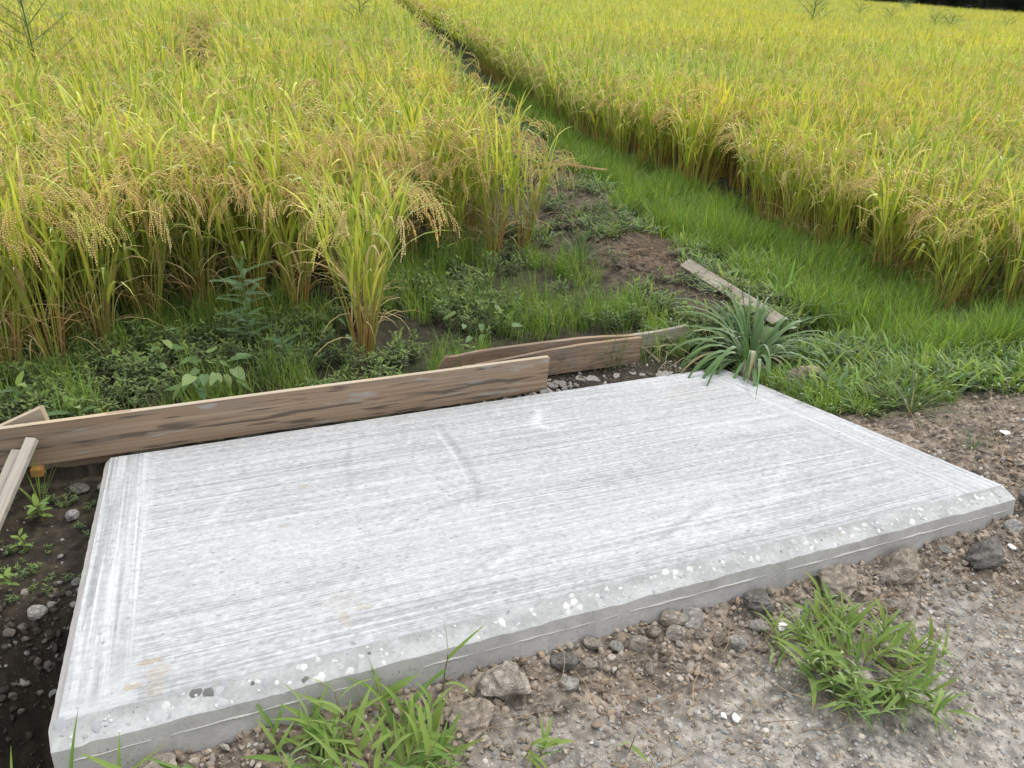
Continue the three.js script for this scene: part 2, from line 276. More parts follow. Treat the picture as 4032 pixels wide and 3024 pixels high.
  // stone chips showing in the chamfer
  const chipGeo = (seed) => { const rr = makeRng(seed), n = 5 + (seed % 3), mb = new MB(), w = [1, 1, 1], top = [], bot = []; const c = mb.v(0, 0.22, 0, w); for (let k = 0; k < n; k++) { const t = (k + rr() * 0.6) / n * Math.PI * 2, q = 0.6 + rr() * 0.5; top.push(mb.v(Math.cos(t) * q * 0.85, 0.2, Math.sin(t) * q * 0.85, w)); bot.push(mb.v(Math.cos(t) * q, -0.2, Math.sin(t) * q, w)); } for (let k = 0; k < n; k++) { const m = (k + 1) % n; mb.t(c, top[m], top[k]); mb.q(top[k], top[m], bot[m], bot[k]); } return mb.geo(); };
  const chips = [1, 2, 3, 4, 5, 6].map(chipGeo);
  const chipMats = [[0.54, 0.54, 0.55], [0.47, 0.475, 0.485], [0.37, 0.38, 0.40], [0.29, 0.305, 0.33], [0.11, 0.11, 0.115], [0.36, 0.335, 0.30]].map((c) => new THREE.MeshStandardMaterial({ color: new THREE.Color().setRGB(...c), roughness: 0.6 }));
  const rr = makeRng(77), tilt = Math.atan2(0.034, 0.045);
  for (let k = 0; k < 298; k++) {
    const a = rr() * L, s = 0.1 + rr() * 0.8, big = (0.0035 + Math.pow(rr(), 2.0) * 0.0095) * (a < 1 ? 1.15 : 1), q = rr();
    const m = part('stone_chip', chips[k % 6], chipMats[q < 0.3 ? 0 : q < 0.6 ? 1 : q < 0.78 ? 2 : q < 0.95 ? 3 : q < 0.98 ? 4 : 5], cham);
    const j1 = rag(a, 11, 0.008), j2 = rag(a, 21, 0.009);
    m.position.set(a, (-0.034 + j2) * s, (0.045 + j1) * s); m.rotation.set(tilt, rr() * 6.28, 0, 'XYZ'); m.scale.set(big * (0.8 + rr() * 0.7), 0.0035, big);
  }
}

// ---------------------------------------------------------------- timber
function woodTex(seed, c1, c2, moldAt, mold, cement) {
  return texture(1024, 128, (u, v) => {
    const g = 0.6 * vnoise(u * 6 + seed, v * 34 + (fbm(u * 3 + seed, v * 2, 2) - 0.5) * 9) + 0.4 * vnoise(u * 22 + seed, v * 90);
    let c = [lerp(c1[0], c2[0], g), lerp(c1[1], c2[1], g), lerp(c1[2], c2[2], g)];
    const bl = fbm(u * 24 + seed * 3, v * 17 + 2, 5), line = Math.exp(-Math.pow((v - moldAt - (fbm(u * 5, seed, 2) - 0.5) * 0.2) / 0.06, 2));
    const low = v < moldAt + 0.12 ? 0.13 : 0; const k = mold * clamp((bl - 0.66 + line * 0.13 + low * 0.55) * 7);
    c = c.map((x, i) => lerp(x, [0.34, 0.30, 0.26][i], k)); const gr = 0.5 * clamp((fbm(u * 14 + seed, v * 3 + 30, 4) - 0.45) * 3); const gy = (c[0] + c[1] + c[2]) / 3 * 0.97; c = c.map((x) => lerp(x, gy, gr * 0.7)); const fl = vnoise(u * 320 + seed, v * 60) > 0.93 ? 0.5 : 0; c = c.map((x) => lerp(x, vnoise(u * 40, v * 9) > 0.5 ? 0.66 : 0.3, fl * 0.6));
    const ce = cement * clamp((fbm(u * 26 + 70 + seed, v * 6 + 9, 4) - 0.68) * 9); c = c.map((x, i) => lerp(x, [0.62, 0.62, 0.60][i], ce));
    return c;
  }, true);
}
// plank along +x from its left end, y up, z = 0 at its front face, with worn ends and wavy edges
function plankGeo(len, ht, th, seed, o = {}) {
  const n = Math.max(16, Math.round(len * 30)), P = [], U = [], I = [], rg = o.rag || 0.004;
  const sec = (t) => { const x = t * len, top = ht + (fbm(x * 3, seed, 3) - 0.5) * rg * 2 + (o.top ? o.top(t) : 0), bot = (fbm(x * 3, seed + 5, 3) - 0.5) * rg + (o.bot ? o.bot(t) : 0), zw = (fbm(x * 1.2, seed + 9, 2) - 0.5) * (o.bow || 0.006), c = 0.002; return [[bot, zw], [top - c, zw], [top, zw - c], [top, zw - th + c], [top - c, zw - th], [bot, zw - th]]; };
  const vs = [[0, 0.96], [0.96, 0.97], [0.975, 0.985], [0.99, 1], [0, 0], [0, 0]];
  for (let f = 0; f < 6; f++) { const st = P.length / 3; for (let k = 0; k <= n; k++) { const t = k / n, s = sec(t), a = s[f], b = s[(f + 1) % 6]; const je = (k === 0 ? -1 : k === n ? 1 : 0); const dx = (q) => t * len + (je ? (hash2(Math.round(q[0] * 90) + seed, Math.round(q[1] * 200)) - 0.5) * (o.endRag || 0.004) : 0); P.push(dx(a), a[0], a[1], dx(b), b[0], b[1]); const va = f === 0 ? 0 : f === 1 ? 0.96 : f === 2 ? 0.97 : 0.4, vb = f === 0 ? 0.94 : f === 1 ? 0.98 : f === 2 ? 0.99 : 0.9; U.push(t, va, t, vb); if (k) { const m = st + k * 2; I.push(m - 2, m, m + 1, m - 2, m + 1, m - 1); } } }
  for (const k of [0, n]) { const s = sec(k / n), st = P.length / 3; s.forEach((q) => { P.push(k / n * len + (hash2(Math.round(q[0] * 90) + seed, Math.round(q[1] * 200)) - 0.5) * (o.endRag || 0.004), q[0], q[1]); U.push(0.5 + q[0] * 0.4, 0.5 + q[1]); }); for (let m = 1; m < 5; m++) k ? I.push(st, st + m + 1, st + m) : I.push(st, st + m, st + m + 1); }
  const g = new THREE.BufferGeometry(); g.setAttribute('position', new THREE.Float32BufferAttribute(P, 3)); g.setAttribute('uv', new THREE.Float32BufferAttribute(U, 2)); g.setIndex(I); g.computeVertexNormals(); return g;
}
const woodMat = (t) => new THREE.MeshStandardMaterial({ map: t, roughness: 0.9 });
const boardMat = woodMat(woodTex(3, [0.52, 0.435, 0.355], [0.68, 0.595, 0.505], 0.42, 0.8, 0.8));
const paleMat = woodMat(woodTex(8, [0.66, 0.59, 0.50], [0.78, 0.72, 0.63], -1, 0, 0));
const rotMat = woodMat(woodTex(12, [0.40, 0.33, 0.27], [0.66, 0.57, 0.48], 0.5, 0.7, 0));
const greyMat = woodMat(woodTex(21, [0.50, 0.47, 0.42], [0.70, 0.67, 0.61], -1, 0.15, 0.1));
const battenMat = woodMat(woodTex(30, [0.55, 0.52, 0.48], [0.74, 0.72, 0.68], -1, 0.2, 0.2));
{ // long formwork board right behind the slab
  const b = thing('formwork_board', 'long brown timber board on edge along the back of the slab', 'board', [-2.3, 0.03, -2.795]);
  part('board_face', plankGeo(3.705, 0.167, 0.021, 4, { bot: (t) => 0.02 * ss(0.45, 0.7, t) * 0 }), boardMat, b);
  const top = part('top_edge', plankGeo(3.70, 0.0022, 0.0195, 61, { rag: 0.0008, bow: 0 }), paleMat, b); top.position.set(0.003, 0.1672, -0.0005); top.userData.label = 'pale top edge';  // thin strip along the top, in a paler wood colour than the board face
}
{ // rotten board behind its right end, split along its top
  const b = thing('rotten_board', 'rotten split brown board lying behind the right end of the long board', 'board', [0.945, 0.035, -2.915]); b.rotation.y = 0.006;
  const crumble = (t) => -0.05 * (1 - ss(0, 0.03, t)) - 0.012 * vnoise(t * 120, 3) * (1 - ss(0, 0.25, t));
  part('front_layer', plankGeo(1.0, 0.135, 0.018, 14, { endRag: 0.03, rag: 0.01, top: (t) => crumble(t) - 0.03 * (1 - ss(0.1, 0.75, t)) }), rotMat, b);
  const k = part('back_layer', plankGeo(0.99, 0.150, 0.020, 15, { endRag: 0.03, rag: 0.008, top: (t) => crumble(t) - 0.012 * ss(0.75, 1, t) }), rotMat, b); k.position.z = -0.040;
  const s = part('split_strip', plankGeo(0.62, 0.012, 0.012, 16, { endRag: 0.05 }), paleMat, b); s.position.set(0.12, 0.082, -0.020); s.rotation.z = 0.035; s.userData.label = 'pale splinter of fresh wood along the split';
}
tag((() => { const m = solo('weathered_board', plankGeo(0.78, 0.085, 0.02, 24, { endRag: 0.012, rag: 0.006 }), greyMat, 'grey weathered board running from the rotten board into the grass', 'board', [1.52, 0.048, -2.985]); m.rotation.y = 0.06; m.rotation.z = 0.02; return m; })());
{ const m = solo('ridge_plank', plankGeo(0.86, 0.075, 0.022, 27, { endRag: 0.02, rag: 0.006 }), greyMat, 'narrow grey plank lying along the earth ridge behind the grass clump', 'plank', [2.735, 0.165, -3.80]); m.rotation.set(0, -1.49, 0); m.rotateX(-1.05); m.rotateZ(-0.06); }
{ const m = solo('timber_batten', plankGeo(0.52, 0.036, 0.022, 31, { rag: 0.002, bow: 0.002 }), battenMat, 'longer grey batten leaning on the long board at the left edge', 'batten', [0, 0, 0], 'battens at the left edge');
  const top = new THREE.Vector3(-0.617, 0.165, -2.772), d = new THREE.Vector3(-0.712, 0.03, -2.565).sub(top).normalize(); const z = new THREE.Vector3().crossVectors(d, new THREE.Vector3(0, 1, 0)).normalize(), y = new THREE.Vector3().crossVectors(z, d); const mm = new THREE.Matrix4().makeBasis(d, z.clone().multiplyScalar(-1), y); m.quaternion.setFromRotationMatrix(mm); m.position.copy(top);
  const m2 = solo('timber_batten', plankGeo(0.5, 0.038, 0.024, 35, { rag: 0.002, bow: 0.002 }), battenMat, 'shorter grey batten at the very left edge beside the longer one', 'batten', [0, 0, 0], 'battens at the left edge');
  m2.quaternion.copy(m.quaternion); m2.position.set(-0.672, 0.118, -2.785); }
{ const m = solo('board_offcut', plankGeo(0.22, 0.07, 0.02, 40, { endRag: 0.02, top: (t) => -0.05 * (1 - t) }), paleMat, 'pale pointed board offcut behind the long board at the left', 'offcut', [-0.78, 0.125, -2.86]); m.rotation.set(0, 0.06, 0.12); }
{ const m = solo('wood_block', plankGeo(0.038, 0.03, 0.03, 44, { endRag: 0.003 }), woodMat(woodTex(50, [0.70, 0.48, 0.22], [0.80, 0.58, 0.30], -1, 0, 0)), 'small orange-yellow wood block under the long board at the left', 'block', [-0.632, 0.0, -2.77]); m.rotation.y = -0.15; }
{ const m = solo('sunken_board', plankGeo(1.6, 0.07, 0.02, 47, { rag: 0.004 }), rotMat, 'dark board low in the shade beneath the long board', 'board', [-0.62, -0.06, -2.845]); m.rotation.y = 0.0; }
//@@REST
// ---------------------------------------------------------------- stones
function stoneGeo(seed, detail = 2, cuts = 7, flat = 0.75, rough = 0.12) { // angular stone: a ball cut by planes, then roughened
  const r = makeRng(seed), g = new THREE.IcosahedronGeometry(1, detail), p = g.attributes.position, pl = [];
  for (let k = 0; k < cuts; k++) { const u = r() * 2 - 1, t = r() * 6.283, s = Math.sqrt(1 - u * u); pl.push([s * Math.cos(t), u, s * Math.sin(t), 0.55 + r() * 0.3]); }
  for (let i = 0; i < p.count; i++) {
    let x = p.getX(i), y = p.getY(i), z = p.getZ(i);
    for (const [a, b, c, d] of pl) { const k = x * a + y * b + z * c; if (k > d) { const m = (k - d) * 0.93; x -= a * m; y -= b * m; z -= c * m; } }
    const n = 1 + (fbm(x * 2.7 + seed, y * 2.7 + z * 1.9, 3) - 0.5) * rough * 2;
    p.setXYZ(i, x * n, y * n * flat, z * n);
  }
  g.computeVertexNormals(); return g;
}
const stoneTex = texture(256, 256, (u, v) => { const k = 0.62 + (fbm(u * 12, v * 12, 4) - 0.5) * 0.5 + (vnoise(u * 110, v * 110) - 0.5) * 0.25; return [k, k, k]; }, true);
const stoneMat = (r, g, b) => new THREE.MeshStandardMaterial({ map: stoneTex, color: new THREE.Color().setRGB(r, g, b), bumpMap: stoneTex, bumpScale: 0.004, roughness: 0.92 });
const SM = { tan: stoneMat(0.72, 0.635, 0.545), soil: stoneMat(0.60, 0.51, 0.42), grey: stoneMat(0.70, 0.67, 0.63), pale: stoneMat(0.78, 0.76, 0.73), dark: stoneMat(0.36, 0.34, 0.315), ochre: stoneMat(0.70, 0.57, 0.40), white: new THREE.MeshStandardMaterial({ color: new THREE.Color().setRGB(0.82, 0.81, 0.8), roughness: 0.7 }) };
const ridgeMat = stoneMat(0.33, 0.25, 0.185);
const stones = [11, 12, 13, 14, 15, 16, 17, 18].map((s) => stoneGeo(s, 2, 9, 0.8));
const clodGeos = [41, 42, 43, 44].map((s) => stoneGeo(s, 3, 4, 0.72, 0.42));
function stone(name, label, cat, x, z, size, m, seed, o = {}) {
  const r = makeRng(seed * 7 + 3), s = solo(name, (o.clod ? clodGeos : stones)[seed % (o.clod ? 4 : 8)], m, label, cat, [x, groundY(x, z) + size * (o.up ?? 0.35), z], o.group);
  s.scale.set(size * (0.9 + r() * 0.4), size * (0.8 + r() * 0.3) * (o.squash || 1), size * (0.8 + r() * 0.3)); s.rotation.set((r() - 0.5) * 0.5, r() * 6.28, (r() - 0.5) * 0.5); return s;
}
stone('rock', 'blocky tan rock in the grass right of the slab', 'rock', 2.49, -2.39, 0.082, SM.ochre, 3, { up: 0.8 });
stone('rock', 'rounded brown rock half hidden behind the far right slab corner', 'rock', 2.395, -2.60, 0.075, SM.tan, 6, { up: 0.5 });
stone('soil_clod', 'large dark-topped clod of soil and stone against the slab front', 'clod', 0.545, -1.165, 0.052, SM.tan, 1, { clod: 1, up: 0.5 });
stone('soil_clod', 'crumbly flat clod of earth below the large clod in front', 'clod', 0.44, -1.105, 0.048, SM.soil, 2, { clod: 1, up: 0.2 });
stone('asphalt_lump', 'dark grey crumbly asphalt lump near the right slab corner', 'asphalt lump', 2.06, -1.13, 0.062, SM.dark, 3, { clod: 1, up: 0.35 });
stone('rock', 'dark grey rock touching the right front slab corner', 'rock', 2.40, -1.235, 0.05, SM.dark, 5, { up: 0.5 });
stone('rock', 'pale angular rock just below the right slab corner', 'rock', 2.255, -1.185, 0.03, SM.pale, 2, { up: 0.5 });
stone('soil_clod', 'dark clod pressed against the slab front beside the crabgrass', 'clod', 1.29, -1.19, 0.04, SM.dark, 0, { clod: 1 });
stone('soil_clod', 'brown earth mound clod by the slab, third from its right corner', 'clod', 1.56, -1.19, 0.055, SM.soil, 2, { clod: 1, up: 0.3 });
stone('soil_clod', 'broad earth clod against the slab front left of the asphalt lump', 'clod', 1.79, -1.19, 0.075, SM.soil, 3, { clod: 1, up: 0.2 });
stone('split_stone', 'half dark half tan stone beside the large clod', 'stone', 0.712, -1.195, 0.030, SM.dark, 4, { up: 0.5 });
{
  const r = makeRng(909), list = [[0.80, -1.215, 0.020], [0.86, -1.19, 0.018], [0.91, -1.17, 0.028], [0.97, -1.20, 0.022], [1.03, -1.215, 0.034], [1.09, -1.205, 0.032], [1.01, -1.165, 0.024], [1.07, -1.145, 0.018], [0.76, -1.15, 0.016], [0.69, -1.12, 0.024], [0.74, -1.09, 0.014], [0.66, -1.07, 0.016], [0.57, -1.06, 0.012], [1.16, -1.10, 0.026], [1.21, -1.075, 0.022], [1.13, -1.135, 0.022], [1.18, -1.165, 0.016], [1.24, -1.12, 0.024], [0.90, -1.10, 0.018], [0.97, -1.07, 0.016], [1.72, -1.15, 0.024], [1.66, -1.08, 0.016], [1.86, -1.11, 0.016], [1.93, -1.05, 0.018], [2.13, -1.07, 0.02], [1.98, -1.19, 0.02], [0.50, -1.015, 0.014], [0.62, -1.17, 0.016], [0.84, -1.03, 0.012], [1.42, -1.14, 0.018], [1.49, -1.12, 0.014], [2.2, -1.09, 0.02]];
  list.forEach(([x, z, s], k) => stone('loose_stone', 'small angular stone lying loose in the soil before the slab', 'stone', x, z, s, [SM.tan, SM.grey, SM.tan, SM.soil][k % 4], k + 20, { group: 'loose stones along the slab front', up: 0.4 }));
  stone('white_chip', 'bright white stone chip on bare soil left of the crabgrass', 'stone chip', 1.02, -0.915, 0.0125, SM.white, 50, { up: 0.5 });
  stone('white_chip', 'smaller white stone chip beside the bright white one', 'stone chip', 0.995, -0.93, 0.009, SM.white, 51, { up: 0.5 });
  stone('white_chip', 'white stone chip on the soil right of the asphalt lump', 'stone chip', 2.165, -1.12, 0.012, SM.white, 52, { up: 0.5 });
  stone('white_chip', 'white chip on dry soil right of the slab edge', 'stone chip', 2.76, -1.62, 0.017, SM.white, 53, { up: 0.4, squash: 0.4 });
  stone('white_chip', 'jagged white chip half buried between slab and crabgrass', 'stone chip', 1.30, -1.105, 0.016, SM.white, 54, { up: 0.5 });
  stone('white_chip', 'small white chip at the bottom edge of the gravel', 'stone chip', 1.16, -0.70, 0.010, SM.white, 55, { up: 0.5 });
  const piles = [[1.41, -2.79], [1.44, -2.82], [1.46, -2.79], [1.49, -2.80], [1.47, -2.83], [1.50, -2.835], [1.43, -2.775], [1.38, -2.775], [1.39, -2.80], [1.52, -2.79], [1.53, -2.81], [1.485, -2.775], [1.55, -2.785], [1.335, -2.77], [1.30, -2.765], [1.27, -2.775], [1.20, -2.765], [1.16, -2.77], [1.12, -2.765], [1.09, -2.77], [1.45, -2.80]];
  piles.forEach(([x, z], k) => stone('gravel_stone', 'angular grey gravel stone heaped at the right end of the long board', 'gravel', x, z, 0.012 + r() * 0.011, SM.grey, k + 60, { group: 'gravel at the board end', up: k === 20 ? 1.6 : 0.7 }));
  const flakes = [[1.62, -2.86, 0.030], [1.66, -2.83, 0.034], [1.80, -2.84, 0.024], [1.87, -2.83, 0.018], [1.90, -2.795, 0.02], [2.02, -2.79, 0.06]];
  const flakeWords = ['pale mortar flake nearest the gravel heap', 'broad pale mortar flake right of the gravel heap', 'third mortar flake from the gravel heap', 'fourth mortar flake from the gravel heap', 'small mortar flake touching the slab back edge', 'large mortar patch by the far right slab corner'];
  flakes.forEach(([x, z, s], k) => stone('mortar_flake', flakeWords[k] + ', behind the slab', 'mortar', x, z, s, SM.pale, k + 90, { group: 'mortar flakes behind the slab', up: 0.05, squash: 0.25 }));
  [[-0.50, -2.58, 0.028, 'pale flat stone on the wet mud left of the slab', SM.pale], [-0.41, -2.74, 0.024, 'pale stone under the board by the slab corner', SM.grey], [-0.49, -2.745, 0.03, 'mud-coated dark stone under the board', SM.dark], [-0.405, -2.62, 0.014, 'small white stone beside the left slab edge', SM.white], [-0.40, -2.36, 0.018, 'grey stone tucked under the left slab edge', SM.grey], [-0.43, -2.24, 0.022, 'cobble in the cut bank against the left slab edge', SM.tan], [-0.47, -2.25, 0.018, 'tan cobble in the cut bank beside another', SM.grey], [-0.53, -2.40, 0.011, 'small pale pebble on wet mud near sprouts', SM.pale], [-0.58, -2.17, 0.03, 'long pale stone on the lip of the cut bank', SM.pale], [-0.20, -1.20, 0.04, 'tan stone at the near left slab corner', SM.tan]].forEach(([x, z, s, l, m], k) => stone('stone', l, 'stone', x, z, s, m, k + 120, { up: 0.4 }));
}
{ const r = makeRng(1717); for (let k = 0; k < 16; k++) { const z = -3.25 - r() * 2.6, x = xLeft(z) + 0.68 + (r() - 0.5) * 0.5; stone('ridge_clod', 'brown earth clod crumbling on the ridge between the fields', 'clod', x, z, 0.02 + r() * 0.03, ridgeMat, k + 200, { clod: 1, group: 'earth clods on the ridge', up: 0.15 }); } }
function scatter(name, label, geos, mat, spots, kind = 'stuff') { // spots: {p, s:[x,y,z], e:[rx,ry,rz], c}
  const g = new THREE.Group(); g.name = numbered(name); tag(g, label, null, null, kind); scene.add(g);
  geos.forEach((geo, v) => {
    const mine = spots.filter((_, i) => i % geos.length === v); if (!mine.length) return;
    const m = shade(new THREE.InstancedMesh(geo, Array.isArray(mat) ? mat[v] : mat, mine.length)); m.name = name + '_' + ['first', 'second', 'third', 'fourth', 'fifth', 'sixth', 'seventh', 'eighth'][v] + '_kind'; m.userData.kind = kind;
    const M = new THREE.Matrix4(), q = new THREE.Quaternion(), e = new THREE.Euler(), c = new THREE.Color();
    mine.forEach((s, i) => { e.set(s.e[0], s.e[1], s.e[2]); q.setFromEuler(e); M.compose(new THREE.Vector3(...s.p), q, new THREE.Vector3(...s.s)); m.setMatrixAt(i, M); if (s.c) m.setColorAt(i, c.setRGB(...s.c)); });
    g.add(m);
  });
  return g;
}
{ // crumbs of soil and road grit
  const r = makeRng(321), small = [stoneGeo(71, 1, 9, 0.8, 0.3), stoneGeo(72, 1, 9, 0.8, 0.3), stoneGeo(73, 0, 5, 0.7)];
  const mat = new THREE.MeshStandardMaterial({ color: 0xffffff, roughness: 0.95 });
  const crumbs = [], grit = [];
  for (let k = 0; k < 42000; k++) {
    const x = -0.35 + r() * 3.6, z = -1.26 + r() * 1.1 - (x > 2.35 ? r() * 0.9 : 0); if (z < FRONT && x < 2.34) continue;
    const w = zoneWeights(x, z), d = Math.pow(r(), 4.2); if (w.dry < 0.4 || r() < w.road * 0.72) continue;
    const s = 0.0018 + d * 0.011 * (z > -1.0 ? 0.6 : 1), q = r(), c = q < 0.7 ? [0.25, 0.208, 0.168] : q < 0.94 ? [0.34, 0.295, 0.25] : q < 0.97 ? [0.17, 0.145, 0.12] : [0.44, 0.42, 0.39];
    crumbs.push({ p: [x, groundY(x, z) + s * 0.3, z], s: [s * (0.8 + r() * 0.5), s * 0.8, s], e: [r() * 3, r() * 6, r() * 3], c: vary(c, r, 0.2) });
  }
  for (let k = 0; k < 26000; k++) {
    const x = 0.2 + r() * 3.4, z = -1.9 + r() * 1.6; const w = zoneWeights(x, z); if (r() > w.road) continue;
    const s = 0.0016 + Math.pow(r(), 3) * 0.0065, q = r(), c = q < 0.38 ? [0.26, 0.255, 0.25] : q < 0.76 ? [0.32, 0.295, 0.26] : q < 0.9 ? [0.12, 0.12, 0.125] : q < 0.97 ? [0.42, 0.41, 0.39] : [0.3, 0.23, 0.15];
    grit.push({ p: [x, groundY(x, z) + s * 0.1, z], s: [s * (0.9 + r() * 0.6), s * 0.6, s], e: [(r() - 0.5) * 0.6, r() * 6, (r() - 0.5) * 0.6], c: vary(c, r, 0.2) });
  }
  scatter('soil_crumbs', 'loose brown soil crumbs and pebbles along the slab front', small, mat, crumbs);
  scatter('road_grit', 'grey and tan grit pressed into the track surface', small, mat, grit);
  const pit = [];
  for (let k = 0; k < 5200; k++) { const x = -1.2 + r() * 0.85, z = k % 2 ? -2.82 + r() * 1.5 : -2.12 + (r() + r() - 1) * 0.22, s = 0.0016 + Math.pow(r(), 7) * 0.013 * (z > -2.3 && z < -2.0 ? 1.3 : 0.45); const q = r(); pit.push({ p: [x, groundY(x, z) + s * 0.3, z], s: [s, s * 0.8, s], e: [r() * 3, r() * 6, r() * 3], c: vary(q < 0.7 || z > -2.02 ? [0.055, 0.047, 0.037] : q < 0.9 ? [0.12, 0.105, 0.09] : [0.24, 0.23, 0.215], r, 0.2) }); }
  for (let k = 0; k < 1100; k++) { const x = 1.0 + r() * 1.25, z = -2.765 - r() * 0.2, s = 0.0015 + Math.pow(r(), 6) * 0.012; pit.push({ p: [x, groundY(x, z) + s * 0.3, z], s: [s, s * 0.8, s], e: [r() * 3, r() * 6, r() * 3], c: vary(r() < 0.75 ? [0.10, 0.085, 0.065] : [0.33, 0.32, 0.30], r, 0.2) }); }
  scatter('bank_gravel', 'gravelly dark soil on the cut bank and behind the slab', small, mat, pit);
  // dead straw and root bits
  const mb = new MB(); stalk(mb, [[0, 0, 0], [0.03, 0.006, 0.004], [0.07, 0.004, -0.003], [0.1, 0.0, 0.004]], 0.0011, 0.0008, [1, 1, 1]);
  const bits = [];
  for (let k = 0; k < 2200; k++) { let x, z; const q = r(); if (q < 0.22) { x = -0.2 + r() * 2.6; z = -1.13 + r() * 0.35; } else if (q < 0.36) { x = 2.35 + r() * 0.8; z = -1.3 - r() * 0.8; } else { z = -3.1 - Math.pow(r(), 1.7) * 4.5; x = xLeft(z) + 0.75 + (r() + r() - 1) * 0.5; } bits.push({ p: [x, groundY(x, z) + 0.006, z], s: [0.4 + r() * 1.1, 1, 1], e: [r() * 6, r() * 6, (r() - 0.5) * 0.3], c: vary(r() < 0.6 ? [0.36, 0.27, 0.17] : [0.22, 0.14, 0.09], r, 0.25) }); }
  scatter('straw_bits', 'scattered dead straw and root bits on soil and ridge', [mb.geo()], stemMat, bits);
}

